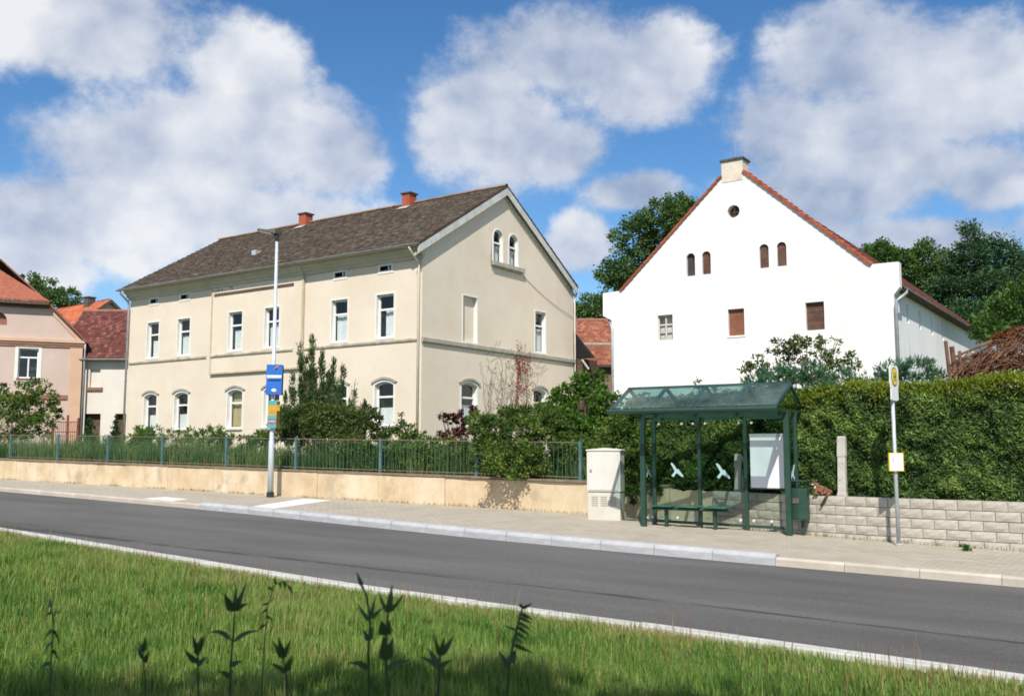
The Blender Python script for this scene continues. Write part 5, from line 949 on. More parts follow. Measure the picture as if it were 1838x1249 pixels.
# ------------------------------------------------------------------ cat lying on the block wall
def catmat():
    m, nt, N, L, P = nodes('cat_fur'); tc = N.new('ShaderNodeTexCoord'); sp = N.new('ShaderNodeSeparateXYZ'); L.new(tc.outputs['Object'], sp.inputs[0])
    n = N.new('ShaderNodeTexNoise'); n.inputs['Scale'].default_value = 22; n.inputs['Detail'].default_value = 5; L.new(tc.outputs['Object'], n.inputs['Vector'])
    wv = N.new('ShaderNodeTexWave'); wv.inputs['Scale'].default_value = 9; wv.inputs['Distortion'].default_value = 5; L.new(tc.outputs['Object'], wv.inputs['Vector'])
    r1 = ramp(N, [(0.35, (0.11, 0.045, 0.022)), (0.6, (0.27, 0.125, 0.065))]); L.new(n.outputs[0], r1.inputs[0])
    r2 = ramp(N, [(0.2, (0.45, 0.45, 0.45)), (0.6, (1, 1, 1))]); L.new(wv.outputs[0], r2.inputs[0])
    mu = N.new('ShaderNodeMix'); mu.data_type = 'RGBA'; mu.blend_type = 'MULTIPLY'; mu.inputs[0].default_value = 0.7; L.new(r1.outputs[0], mu.inputs[6]); L.new(r2.outputs[0], mu.inputs[7])
    # dark tail hanging below the body
    z = N.new('ShaderNodeMapRange'); z.inputs['From Min'].default_value = 0.03; z.inputs['From Max'].default_value = -0.02; L.new(sp.outputs[2], z.inputs['Value'])
    mx = N.new('ShaderNodeMix'); mx.data_type = 'RGBA'; L.new(z.outputs[0], mx.inputs[0]); L.new(mu.outputs[2], mx.inputs[6]); mx.inputs[7].default_value = (0.035, 0.024, 0.018, 1)
    L.new(mx.outputs[2], P.inputs['Base Color']); P.inputs['Roughness'].default_value = 0.9
    nb = N.new('ShaderNodeBump'); nb.inputs['Strength'].default_value = 0.5; nb.inputs['Distance'].default_value = 0.006; n2 = N.new('ShaderNodeTexNoise'); n2.inputs['Scale'].default_value = 160; L.new(tc.outputs['Object'], n2.inputs['Vector']); L.new(n2.outputs[0], nb.inputs['Height']); L.new(nb.outputs[0], P.inputs['Normal']); return m
def cat():
    root = thing('cat', 'brown tabby cat lying on the block wall with its dark tail hanging', 'cat', (-5.34, 17.90, 0.852), R(-8), local=True); root.scale = (1.15, 1.15, 1.15)
    # x along the wall (head on the left), -y towards the street
    nodes_ = [((0.09, 0.02, 0.075), 0.062), ((0.02, 0.0, 0.085), 0.060), ((-0.05, -0.01, 0.10), 0.050), ((-0.085, -0.025, 0.145), 0.036), ((-0.105, -0.045, 0.185), 0.046), ((-0.115, -0.080, 0.175), 0.026),
              ((0.13, 0.0, 0.055), 0.045), ((0.13, -0.06, 0.02), 0.024), ((0.10, -0.115, -0.05), 0.022), ((0.055, -0.125, -0.125), 0.021), ((0.02, -0.13, -0.185), 0.014),
              ((-0.07, -0.06, 0.055), 0.026), ((-0.085, -0.09, 0.02), 0.020), ((-0.09, -0.13, 0.016), 0.016), ((-0.03, -0.06, 0.05), 0.025), ((-0.04, -0.09, 0.02), 0.019), ((-0.045, -0.13, 0.016), 0.015),
              ((0.085, -0.05, 0.045), 0.034), ((0.05, -0.08, 0.022), 0.020), ((0.01, -0.09, 0.018), 0.016)]
    ed = [(0, 1), (1, 2), (2, 3), (3, 4), (4, 5), (0, 6), (6, 7), (7, 8), (8, 9), (9, 10), (2, 11), (11, 12), (12, 13), (2, 14), (14, 15), (15, 16), (0, 17), (17, 18), (18, 19)]
    me = bpy.data.meshes.new('cat_body'); me.from_pydata([p for p, r in nodes_], ed, []); o = link('body', me, catmat(), root)
    sk = o.modifiers.new('skin', 'SKIN'); sk.use_smooth_shade = True
    for v, (p, r) in zip(me.skin_vertices[0].data, nodes_): v.radius = (r, r); v.use_root = False
    me.skin_vertices[0].data[0].use_root = True
    sb = o.modifiers.new('sub', 'SUBSURF'); sb.levels = 2; sb.render_levels = 2
    m_e = pmat('cat_ear', (0.20, 0.10, 0.06), (0.27, 0.14, 0.09), scale=20, rough=0.9); m_y = pmat('cat_eye', (0.25, 0.28, 0.05), rough=0.2); m_n = pmat('cat_nose', (0.30, 0.12, 0.10), rough=0.5); m_b = pmat('cat_white', (0.60, 0.55, 0.50), (0.68, 0.63, 0.58), scale=20, rough=0.9)
    for sx in (-1, 1):
        c = Vector((-0.105 + sx * 0.026, -0.048, 0.218)); mb = MB(); mb.add([c + Vector((-0.017, 0.006, 0)), c + Vector((0.017, 0.006, 0)), c + Vector((sx * 0.007, 0.004, 0.038)), c + Vector((0, 0.016, 0.004)), c + Vector((0, -0.010, 0))], [(0, 4, 2), (4, 1, 2), (1, 3, 2), (3, 0, 2)]); mb.build('ear', m_e, root)
        mb = MB(); mb.ball((-0.111 + sx * 0.017, -0.085, 0.193), (0.0065, 0.005, 0.006), 8, 6); mb.build('eye', m_y, root, smooth=True)
    mb = MB(); mb.ball((-0.116, -0.106, 0.176), (0.006, 0.004, 0.004), 8, 6); mb.build('nose', m_n, root, smooth=True)
    mb = MB(); mb.ball((-0.116, -0.092, 0.164), (0.022, 0.014, 0.012), 10, 7); mb.build('muzzle', m_b, root, smooth=True)
    mb = MB(); mb.ball((-0.09, -0.052, 0.115), (0.026, 0.014, 0.034), 10, 7); mb.build('chest_patch', m_b, root, smooth=True)
cat()

# ================================================================== planting
m_bark = pmat('bark', (0.055, 0.042, 0.03), (0.11, 0.085, 0.06), scale=6, rough=0.95, bump=0.6, stretch=(1, 1, 0.3))
m_twig = pmat('twig', (0.10, 0.075, 0.05), (0.17, 0.13, 0.09), scale=8, rough=0.95)
lm_tree = leafmat('tree_leaf', [(0.042, 0.085, 0.023), (0.076, 0.142, 0.034), (0.123, 0.198, 0.053)], 0.25)
lm_tree2 = leafmat('tree_leaf_fresh', [(0.039, 0.091, 0.018), (0.072, 0.143, 0.029), (0.111, 0.195, 0.046)], 0.3)
lm_pine = leafmat('conifer_leaf', [(0.023, 0.058, 0.023), (0.043, 0.101, 0.039), (0.088, 0.166, 0.058)], 0.15)
lm_thuja = leafmat('thuja_spray', [(0.030, 0.062, 0.018), (0.072, 0.135, 0.030), (0.138, 0.220, 0.048), (0.26, 0.35, 0.075)], 0.25, pscale=1.6)
lm_thtop = leafmat('thuja_new_growth', [(0.095, 0.155, 0.018), (0.190, 0.237, 0.024), (0.309, 0.332, 0.035)], 0.3)
lm_bush = leafmat('bush_leaf', [(0.031, 0.067, 0.014), (0.063, 0.119, 0.022), (0.119, 0.182, 0.034), (0.182, 0.252, 0.049)], 0.3)
lm_olive = leafmat('olive_leaf', [(0.042, 0.067, 0.017), (0.081, 0.119, 0.028), (0.140, 0.175, 0.049)], 0.3)
lm_fresh = leafmat('fresh_leaf', [(0.042, 0.096, 0.014), (0.084, 0.168, 0.026), (0.156, 0.264, 0.048)], 0.35)
lm_blue = leafmat('bluegreen_leaf', [(0.026, 0.079, 0.040), (0.059, 0.145, 0.066), (0.112, 0.211, 0.099)], 0.2)
lm_red = leafmat('red_leaf', [(0.054, 0.014, 0.017), (0.102, 0.026, 0.029), (0.156, 0.060, 0.048)], 0.3)
lm_vine = leafmat('vine_leaf', [(0.16, 0.035, 0.02), (0.26, 0.06, 0.035), (0.32, 0.12, 0.07)], 0.3)
lm_jun = leafmat('juniper_leaf', [(0.028, 0.056, 0.018), (0.058, 0.105, 0.030), (0.105, 0.16, 0.050)], 0.15)
lm_dark = leafmat('weed_leaf', [(0.022, 0.045, 0.012), (0.035, 0.065, 0.016)], 0.2)

def plant(name, label, cat, base, blobs, nsub, rsub, nleaf, L, Wd, mat, shell=0.5, trunk=None, group=None, stems=None, up=0.0, squash=0.8, jitter=0.35):
    t = thing(name, label, cat, base, group=group); C, D, T = clumps(blobs, nsub, rsub, nleaf, shell, squash)
    if up: D = D + np.array([0, 0, up]); D /= np.linalg.norm(D, axis=1, keepdims=True)
    n = len(C); Ls_ = L * (1 + RNG.uniform(-jitter, jitter, n)); V, F = leaf_geo(C, D, Ls_, Ls_ * (Wd / L)); np_mesh('crown' if 'tree' in name else 'foliage', V, F, mat, t, tint=T)
    mb = MB(); b = Vector(base)
    if trunk:
        r, h = trunk; top = Vector((sum(q[0][0] for q in blobs) / len(blobs), sum(q[0][1] for q in blobs) / len(blobs), b.z + h))
        mb.tube([b - Vector((0, 0, 0.3)), b.lerp(top, 0.35) + Vector((0.05, 0, 0)), b.lerp(top, 0.7), top], [r * 1.25, r, r * 0.8, r * 0.55], 8)
        for (c, rad) in blobs: mb.tube([b.lerp(top, 0.72), b.lerp(top, 0.85).lerp(Vector(c), 0.4), Vector(c) + Vector((0, 0, rad[2] * 0.3))], [r * 0.5, r * 0.32, r * 0.1], 6)
        mb.build('trunk', m_bark, t)
    elif stems:
        for (c, rad) in blobs:
            for k in range(stems):
                e = Vector(c) + Vector((random.uniform(-1, 1) * rad[0], random.uniform(-1, 1) * rad[1], random.uniform(-0.2, 0.9) * rad[2])) * 0.8; s = b + Vector((random.uniform(-0.15, 0.15), random.uniform(-0.1, 0.1), -0.05))
                mb.tube([s, s.lerp(e, 0.5) + Vector((0, 0, 0.12)), e], [0.022, 0.014, 0.005], 5)
        mb.build('stem', m_twig, t)
    return t
def gz(x, y=None): return garden_z(x)
def B(px, py, fw, r): return (tuple(at(px, py, fw)), r)
# trees behind the houses
plant('oak_tree', 'large leafy tree rising behind the white house on its left', 'tree', (-33.2, 68.5, 1.0), [B(1185, 400, 75, (2.6, 2.6, 1.8)), B(1135, 430, 75, (1.8, 1.8, 1.5)), B(1235, 400, 76, (1.8, 2, 1.6)), B(1150, 500, 76, (2.2, 2.2, 1.8)), B(1105, 490, 74, (1.5, 1.5, 1.3)), B(1200, 480, 77, (2.4, 2.4, 2.2)), B(1070, 550, 74, (1.4, 1.6, 1.0)), B(1100, 560, 78, (2.6, 2.4, 1.5)), B(1215, 370, 75, (1.3, 1.3, 1.0)), B(1120, 595, 80, (3.5, 3, 2.2)), B(1040, 570, 80, (2.0, 2, 1.0))], 800, 0.6, 56, 0.21, 0.14, lm_tree, shell=0.45, trunk=(0.45, 14))
plant('round_tree', 'bright green rounded treetop behind the white house roof on the right', 'tree', (-14.5, 66, 1.0), [B(1580, 460, 64, (1.3, 1.4, 1.0)), B(1560, 475, 64, (1.2, 1.2, 0.9)), B(1610, 470, 64, (1.1, 1.2, 0.9))], 190, 0.42, 44, 0.18, 0.12, lm_tree2, trunk=(0.3, 11))
plant('spruce_tree', 'tall dark tree with feathery pointed tops at the right edge', 'tree', (-9.5, 69, 1.0), [B(1745, 430, 64, (0.7, 0.8, 1.1)), B(1735, 470, 64, (1.4, 1.4, 1.2)), B(1760, 520, 64, (2.2, 2.0, 1.5)), B(1700, 520, 64, (1.3, 1.3, 1.1)), B(1790, 460, 65, (1.3, 1.3, 1.6)), B(1830, 500, 66, (2.2, 2, 1.8)), B(1740, 580, 62, (2.6, 2.0, 1.4)), B(1810, 570, 62, (2.4, 2.0, 1.6))], 820, 0.6, 56, 0.24, 0.08, lm_pine, trunk=(0.35, 12))
plant('alder_tree', 'broad dark green tree beside the white house roof below the pointed one', 'tree', (-13.0, 70, 1.0), [B(1660, 465, 66, (1.1, 1.1, 1.2)), B(1640, 500, 66, (1.2, 1.2, 1.2)), B(1680, 520, 66, (1.6, 1.6, 1.5)), B(1640, 540, 67, (1.8, 1.6, 1.4)), B(1700, 470, 67, (0.9, 1, 0.9)), B(1700, 575, 66, (2.2, 1.8, 1.3))], 520, 0.55, 54, 0.19, 0.11, lm_tree, trunk=(0.35, 11))
plant('edge_tree', 'lighter green tree low at the right edge behind the brushwood', 'tree', (0.5, 52, 1.0), [B(1800, 560, 46, (1.0, 1.0, 0.8)), B(1835, 540, 46, (1.3, 1.2, 1.2)), B(1770, 590, 45, (0.8, 0.8, 0.6))], 110, 0.36, 28, 0.2, 0.13, lm_tree2, trunk=(0.2, 5))
plant('far_tree', 'round dark tree far behind the pink house roof', 'tree', (-106, 61, 1.0), [B(115, 535, 110, (2.3, 2.0, 1.3)), B(80, 520, 111, (1.8, 1.8, 1.6)), B(90, 545, 110, (2.4, 2, 1.6)), B(135, 548, 110, (1.2, 1.2, 0.8)), B(50, 515, 112, (2, 2, 1.6)), B(15, 520, 112, (2, 2, 1.6))], 220, 0.6, 40, 0.26, 0.17, lm_tree, trunk=(0.4, 14))
# thuja hedge
def hedge():
    t = thing('thuja_hedge', 'tall clipped evergreen hedge behind the block wall', 'hedge', (-4, 18.7, 0.8))
    xs_ = np.linspace(-10.3, 4.5, 300)
    fy = np.array([(blocky(x) if x > -7.8 else wally(x) - 0.05) + 0.36 for x in xs_]); 
    def fr(x): return np.interp(x, xs_, fy)
    top = lambda x: 2.84 + 0.02 * (x + 4) + 0.05 * np.sin(x * 2.3)
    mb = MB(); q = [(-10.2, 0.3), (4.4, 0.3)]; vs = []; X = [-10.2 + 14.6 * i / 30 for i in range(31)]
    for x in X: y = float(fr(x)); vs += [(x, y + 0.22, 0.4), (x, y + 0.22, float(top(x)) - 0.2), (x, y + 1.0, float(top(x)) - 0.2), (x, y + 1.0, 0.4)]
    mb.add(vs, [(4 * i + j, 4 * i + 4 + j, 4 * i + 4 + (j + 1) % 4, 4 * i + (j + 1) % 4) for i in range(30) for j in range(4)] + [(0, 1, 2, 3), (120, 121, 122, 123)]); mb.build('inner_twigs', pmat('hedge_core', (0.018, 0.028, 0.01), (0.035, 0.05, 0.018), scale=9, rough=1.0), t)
    n = 120000; x = RNG.uniform(-10.3, 4.4, n); z = RNG.uniform(0.82, 2.86, n); 
    lump = 0.09 * vnoise(x, z, 1.9, 3) + 0.07 * vnoise(x + 0.3 * z, z, 4.7, 4) + 0.03 * vnoise(x, z, 10, 5)
    y = fr(x) + 0.06 + np.abs(RNG.normal(0, 0.06, n)) + lump
    D = np.stack([RNG.normal(0.3, 0.7, n), RNG.normal(-0.45, 0.35, n), RNG.normal(0.1, 0.7, n)], 1); D /= np.linalg.norm(D, axis=1, keepdims=True)
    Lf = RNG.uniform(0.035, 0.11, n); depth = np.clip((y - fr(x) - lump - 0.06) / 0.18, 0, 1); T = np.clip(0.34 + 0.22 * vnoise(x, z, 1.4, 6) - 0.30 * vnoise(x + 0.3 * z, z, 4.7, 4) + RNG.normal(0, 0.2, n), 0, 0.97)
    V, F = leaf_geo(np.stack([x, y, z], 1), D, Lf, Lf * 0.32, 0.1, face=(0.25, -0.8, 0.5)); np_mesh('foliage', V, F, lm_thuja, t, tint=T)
    n = 30000; x = RNG.uniform(-10.2, 4.4, n); yo = RNG.uniform(-0.02, 1.05, n); yo = np.where(RNG.random(n) < 0.45, RNG.uniform(-0.02, 0.2, n), yo); y = fr(x) + yo; z = top(x) + RNG.normal(0, 0.045, n) + 0.05 * np.sin(x * 9) * np.sin(y * 7) - np.where(yo < 0.2, RNG.exponential(0.09, n), 0)
    D = np.stack([RNG.normal(0, 0.35, n), RNG.normal(-0.2, 0.35, n), RNG.uniform(0.2, 0.8, n)], 1); D /= np.linalg.norm(D, axis=1, keepdims=True); Lf = RNG.uniform(0.05, 0.10, n)
    V, F = leaf_geo(np.stack([x, y, z], 1), D, Lf, Lf * 0.28, 0.1); np_mesh('top_growth', V, F, lm_thtop, t, tint=RNG.random(n))
hedge()
# garden of the cream house
jl = [(538, 612, 0.10), (560, 598, 0.12), (578, 622, 0.12), (598, 640, 0.11), (616, 655, 0.12), (548, 640, 0.14), (524, 668, 0.13), (636, 690, 0.13), (588, 660, 0.16), (562, 660, 0.18), (512, 705, 0.14), (605, 690, 0.18), (655, 720, 0.14), (540, 690, 0.18)]
plant('juniper_bush', 'tall dark spiky juniper in front of the cream house', 'shrub', (-24.2, 23.4, gz(-24)), [x_ for (px, top, w_) in jl for x_ in (B(px, top + 12, 33, (w_ * 0.55, w_ * 0.55, 0.28)), B(px + (570 - px) * 0.06, top + 42, 33, (w_ * 1.0, w_, 0.36)), B(px + (570 - px) * 0.14, top + 78, 33, (w_ * 1.4, w_ * 1.2, 0.36)))] + [B(575, 745, 33, (1.1, 0.7, 0.8)), B(640, 755, 33, (0.5, 0.5, 0.45)), B(515, 755, 33, (0.45, 0.45, 0.5))], 1400, 0.10, 24, 0.12, 0.028, lm_jun, shell=0.2, stems=1, up=1.3, squash=2.2)
plant('olive_bush', 'broad olive green bush below the juniper behind the railing', 'shrub', (-20.6, 20.9, gz(-20)), [B(560, 765, 29, (0.75, 0.5, 0.42)), B(610, 752, 29, (0.75, 0.5, 0.5)), B(655, 755, 29, (0.62, 0.5, 0.48)), B(520, 775, 29, (0.5, 0.5, 0.32)), B(600, 800, 28.5, (1.7, 0.5, 0.5)), B(680, 775, 29, (0.4, 0.4, 0.3)), B(570, 735, 29.5, (0.5, 0.4, 0.25))], 330, 0.16, 26, 0.11, 0.05, lm_olive, stems=3)
plant('round_bush', 'small round green bush at the foot of the cream house corner', 'shrub', (-19.0, 21.8, gz(-19)), [B(728, 775, 28.5, (0.42, 0.4, 0.3)), B(712, 790, 28.5, (0.5, 0.4, 0.35)), B(745, 790, 28.5, (0.4, 0.4, 0.25)), B(725, 815, 28, (0.9, 0.4, 0.5)), B(722, 745, 29, (0.08, 0.08, 0.25))], 120, 0.12, 24, 0.10, 0.045, lm_bush, stems=3)
plant('red_leaved_shrub', 'dark red leaved shrub in front of the gable wall', 'shrub', (-17.8, 22.9, gz(-18)), [B(795, 745, 29, (0.10, 0.12, 0.22)), B(805, 755, 29, (0.12, 0.15, 0.2)), B(825, 760, 29, (0.26, 0.25, 0.38)), B(840, 770, 29, (0.25, 0.25, 0.30)), B(850, 742, 29, (0.15, 0.15, 0.22)), B(815, 785, 28.8, (0.35, 0.3, 0.3)), B(790, 785, 29, (0.14, 0.14, 0.18))], 95, 0.10, 20, 0.10, 0.05, lm_red, stems=3)
plant('overhanging_bush', 'dense green bush spilling over the railing and the wall', 'shrub', (-13.8, 20.1, gz(-14)), [B(880, 770, 24.2, (0.55, 0.45, 0.42)), B(940, 770, 24.2, (0.6, 0.45, 0.42)), B(985, 765, 24.5, (0.5, 0.4, 0.45)), B(900, 815, 23.4, (0.5, 0.4, 0.40)), B(940, 820, 23.2, (0.5, 0.35, 0.40)), B(880, 840, 23.1, (0.32, 0.2, 0.18)), B(925, 848, 23.0, (0.42, 0.2, 0.16)), B(965, 835, 23.2, (0.3, 0.2, 0.2)), B(1010, 800, 24, (0.45, 0.4, 0.35)), B(870, 800, 24, (0.35, 0.3, 0.35)), B(920, 745, 24.8, (0.6, 0.4, 0.22)), B(1040, 810, 24, (0.4, 0.4, 0.5)), B(865, 755, 24.6, (0.4, 0.35, 0.25)), B(1005, 775, 24.2, (0.4, 0.35, 0.35)), B(960, 745, 24.8, (0.5, 0.35, 0.25))], 640, 0.15, 28, 0.085, 0.042, lm_bush, stems=2)
plant('leafy_shrub', 'tall fresh green shrub beside the gable of the cream house', 'shrub', (-13.0, 22.6, gz(-13)), [B(1040, 690, 26, (0.30, 0.3, 0.34)), B(1015, 705, 26, (0.32, 0.3, 0.3)), B(1065, 705, 26, (0.4, 0.35, 0.32)), B(1090, 725, 25.5, (0.4, 0.35, 0.3)), B(1000, 725, 26, (0.32, 0.3, 0.25)), B(1050, 740, 25.8, (0.8, 0.5, 0.45)), B(1020, 765, 25.6, (0.6, 0.4, 0.4)), B(1085, 770, 25.4, (0.6, 0.4, 0.45)), B(1075, 680, 26, (0.2, 0.2, 0.2)), B(1000, 755, 25.4, (0.5, 0.4, 0.35)), B(985, 735, 25.6, (0.35, 0.3, 0.2)), B(1120, 745, 25, (0.4, 0.35, 0.28)), B(1060, 790, 25, (1.0, 0.4, 0.4))], 440, 0.15, 24, 0.11, 0.065, lm_fresh, stems=2)
plant('dark_bush', 'dark green bush hanging over the wall behind the utility cabinet', 'shrub', (-9.7, 20.0, gz(-10)), [B(1120, 770, 22, (0.5, 0.4, 0.4)), B(1150, 790, 21.6, (0.35, 0.35, 0.5)), B(1130, 830, 21.3, (0.40, 0.3, 0.45)), B(1165, 760, 22, (0.5, 0.4, 0.3)), B(1140, 880, 21.1, (0.25, 0.2, 0.25)), B(1195, 850, 21.2, (0.4, 0.25, 0.4)), B(1215, 800, 21.5, (0.6, 0.4, 0.6)), B(1180, 880, 20.9, (0.2, 0.15, 0.2)), B(1100, 800, 22, (0.35, 0.3, 0.45)), B(1260, 840, 21.0, (0.5, 0.3, 0.35))], 360, 0.14, 26, 0.09, 0.05, lm_bush, stems=2)
# tall grass and weeds behind the railing
def blades(name, X, Y, Z, H, Wb, mat, lean=0.25, parent=None, T=None):
    n = len(X); az = RNG.uniform(0, 2 * np.pi, n); ln = np.abs(RNG.normal(0, lean, n)) * H; dx, dy = np.cos(az) * ln, np.sin(az) * ln; sx, sy = -np.sin(az) * Wb * 0.5, np.cos(az) * Wb * 0.5
    P_ = lambda k, w, f: np.stack([X + dx * f + sx * w, Y + dy * f + sy * w, Z + H * k], 1)
    V = np.stack([P_(0, 1, 0), P_(0, -1, 0), P_(0.55, -0.8, 0.35), P_(0.55, 0.8, 0.35), P_(1, -0.08, 1.0), P_(1, 0.08, 1.0)], 1).reshape(-1, 3); k = np.arange(n)[:, None] * 6
    F = np.concatenate([k + np.array([[0, 1, 2, 3]]), k + np.array([[3, 2, 4, 5]])]); T = RNG.random(n) if T is None else T; o = np_mesh(name, V, F, mat, parent, tint=np.concatenate([T, T])); o['kind'] = 'stuff'; return o
lm_grass = leafmat('grass_blade', [(0.055, 0.125, 0.024), (0.110, 0.215, 0.038), (0.180, 0.29, 0.055), (0.26, 0.32, 0.085), (0.30, 0.27, 0.11)], 0.35, pscale=0.5)
lm_tall = leafmat('tall_grass_blade', [(0.030, 0.075, 0.022), (0.060, 0.13, 0.034), (0.12, 0.19, 0.05), (0.20, 0.23, 0.075)], 0.3, pscale=0.7)
n = 26000; X = RNG.uniform(-46, -9.5, n); Y = np.array([wally(x) for x in X]) + 0.32 + RNG.random(n) ** 1.5 * 2.6; Z = np.array([garden_z(x) for x in X])
tg = blades('tall_grass', X, Y, Z, RNG.uniform(0.4, 1.05, n) * (0.85 + 0.35 * vnoise(X, Y, 1.1, 31)), RNG.uniform(0.010, 0.024, n), lm_tall, 0.30, T=np.clip(0.5 + 0.45 * vnoise(X, Y, 0.9, 32) + RNG.normal(0, 0.2, n), 0, 1)); tag(tg, 'tall rank grass standing behind the green railing', 'grass')
for i, (px, py, fw, s, lab) in enumerate([(275, 775, 41, 1.0, 'light green weeds below the leftmost ground floor window'), (335, 778, 39, 0.8, 'light green weeds below the second ground floor window'), (385, 775, 37, 0.7, 'loose green weeds left of the third ground floor window'), (470, 778, 33, 0.9, 'yellow green weeds behind the lamp post'), (252, 772, 42, 0.5, 'thin weeds at the left corner of the cream house'), (770, 800, 27, 0.8, 'low dark weeds behind the railing in front of the gable')]):
    b = at(px, py, fw); plant('weed_clump', lab, 'weeds', (b.x, b.y, gz(b.x)), [((b.x - 0.5 * s, b.y, b.z - 0.1), (0.55 * s, 0.4, 0.30)), ((b.x + 0.4 * s, b.y + 0.2, b.z - 0.15), (0.55 * s, 0.4, 0.25)), ((b.x, b.y, b.z - 0.55), (1.0 * s, 0.4, 0.45)), ((b.x + 0.1, b.y, b.z + 0.05), (0.25 * s, 0.3, 0.25))], 90, 0.13, 18, 0.12, 0.035, lm_fresh, stems=2, up=0.6)
for (px, py, fw, s_, lab) in [(225, 800, 41, 1.3, 'dense green scrub behind the railing below the left end of the cream house'), (420, 800, 33, 1.3, 'dense green scrub behind the railing left of the lamp post'), (690, 812, 26.5, 1.2, 'dense green scrub behind the railing under the round bush'), (800, 808, 25.5, 1.2, 'dense green scrub behind the railing under the red shrub'), (1000, 815, 23.6, 0.9, 'dense green scrub behind the railing beside the overhanging bush')]:
    b = at(px, py, fw); plant('scrub', lab, 'shrub', (b.x, b.y, gz(b.x)), [((b.x - 0.9 * s_, b.y, b.z), (0.6 * s_, 0.35, 0.36)), ((b.x, b.y, b.z + 0.03), (0.7 * s_, 0.35, 0.38)), ((b.x + 0.9 * s_, b.y, b.z - 0.05), (0.6 * s_, 0.35, 0.34)), ((b.x, b.y, b.z - 0.4), (1.4 * s_, 0.35, 0.4))], 130, 0.14, 22, 0.11, 0.05, lm_bush, stems=1, up=0.3)
# in front of the pink house
plant('edge_bush', 'leafy bush in front of the pink house at the left edge', 'shrub', (-43.0, 21.6, gz(-43)), [B(62, 700, 44, (0.75, 0.7, 0.55)), B(50, 730, 44, (1.1, 0.8, 0.8)), B(85, 735, 44, (0.6, 0.6, 0.5)), B(70, 765, 43.5, (1.0, 0.8, 0.6)), B(100, 715, 44, (0.25, 0.3, 0.2)), B(20, 720, 45, (1.2, 0.8, 0.9)), B(20, 765, 44, (1.2, 0.8, 0.8))], 230, 0.22, 26, 0.15, 0.075, lm_bush, stems=2)
for (px, top, fw, w, lab) in ((161, 745, 50, 0.55, 'small conical conifer left of the gate pillar'), (206, 746, 50, 0.42, 'small conical conifer right of the gate pillar')):
    b = at(px, 790, fw); zt = at(px, top, fw).z; zb = gz(b.x); h = zt - zb
    plant('conifer', lab, 'conifer', (b.x, b.y, zb), [((b.x, b.y, zb + h * k), (w * (1.02 - k), w * (1.02 - k), h * 0.13)) for k in (0.12, 0.3, 0.48, 0.65, 0.8, 0.93)], 120, 0.13, 24, 0.14, 0.04, lm_pine, stems=1, up=0.6)
m_pill = pmat('pillar_cream', (0.60, 0.52, 0.40), (0.67, 0.59, 0.47), scale=1.5, rough=0.9, bump=0.2)
for (px, w, lab) in ((148, 0.50, 'square cream gate pillar against the pink house corner'), (187, 0.62, 'square cream gate pillar in front of the annexe')):
    b = at(px, 790, 53); t = thing('gate_pillar', lab, 'pillar', (b.x, b.y, 1.3)); zt = at(px, 745, 53).z; d_ = Matrix.Rotation(R(34.5), 3, 'Z'); Mq = lambda a, z, d: Vector((b.x, b.y, z)) + d_ @ Vector((a, -d, 0))
    mb = MB(); mb.boxM(Mq, -w / 2, w / 2, 1.2, zt, -w / 2, w / 2); mb.build('shaft', m_pill, t, bevel=0.01); mb = MB(); mb.boxM(Mq, -w / 2 - 0.07, w / 2 + 0.07, zt, zt + 0.10, -w / 2 - 0.07, w / 2 + 0.07); mb.build('cap', m_hood, t, bevel=0.01)
ir = thing('iron_fence', 'rust red iron fence and gate posts below the pink house', 'fence', tuple(at(118, 790, 50).xy) + (1.3,)); m_iron = pmat('rust_red_iron', (0.16, 0.05, 0.035), (0.24, 0.085, 0.06), scale=6, rough=0.8)
for px in (95, 122, 141): mb = MB(); p = at(px, 750 if px != 122 else 745, 50); mb.tube([(p.x, p.y, 1.3), p], 0.06, 8); mb.build('post', m_iron, ir)
for py in (757, 775): mb = MB(); mb.tube([at(92, py, 50), at(141, py, 50)], 0.025, 6); mb.build('rail', m_iron, ir)
for k in range(14): mb = MB(); p = at(94 + k * 3.4, 757, 50); mb.tube([(p.x, p.y, 1.4), p], 0.014, 5); mb.build('bar', m_iron, ir)
# climbing vine on the gable
vn = thing('climbing_vine', 'bare grey climbing vine with a streak of red leaves on the cream gable', 'vine', (-23.8, 34.5, 1.0)); mb = MB()
for k in range(46):
    y = random.uniform(32.5, 36.2); z = 1.2; pts = [(XR_ + 0.02, y, z)]; top = random.uniform(3.8, 5.8) - abs(y - 34.3) * 0.25
    while z < top: z += random.uniform(0.1, 0.22); y += random.gauss(0, 0.09); pts.append((XR_ + 0.015 + random.random() * 0.02, y, z))
    mb.tube(pts, [0.012 - 0.008 * i / len(pts) for i in range(len(pts))], 4, cap=False)
for k in range(60):
    y = random.uniform(32.6, 37.2); z = random.uniform(3.4, 6.0); pts = [(XR_ + 0.02, y, z)]; a = random.choice((-1, 1)) * random.uniform(0.1, 1.2)
    for i in range(6): y += math.cos(a) * 0.14 * random.choice((1, 1, 1)); z += math.sin(a) * 0.12; a += random.gauss(0, 0.35); pts.append((XR_ + 0.02, y, z))
    mb.tube(pts, [0.006] * 7, 3, cap=False)
mb.build('stem', pmat('grey_vine', (0.20, 0.165, 0.13), (0.30, 0.26, 0.21), scale=8, rough=0.95), vn)
C = []
for (y, z, sy, sz, n) in ((35.2, 5.2, 0.16, 0.5, 150), (35.7, 5.5, 0.28, 0.35, 90), (35.05, 4.1, 0.10, 0.4, 45), (35.75, 3.7, 0.16, 0.6, 80), (35.3, 5.85, 0.5, 0.12, 45), (34.4, 4.6, 0.7, 0.7, 25)): C.append(np.stack([np.full(n, XR_ + 0.05) + RNG.uniform(0, 0.06, n), RNG.normal(y, sy, n), RNG.normal(z, sz, n)], 1))
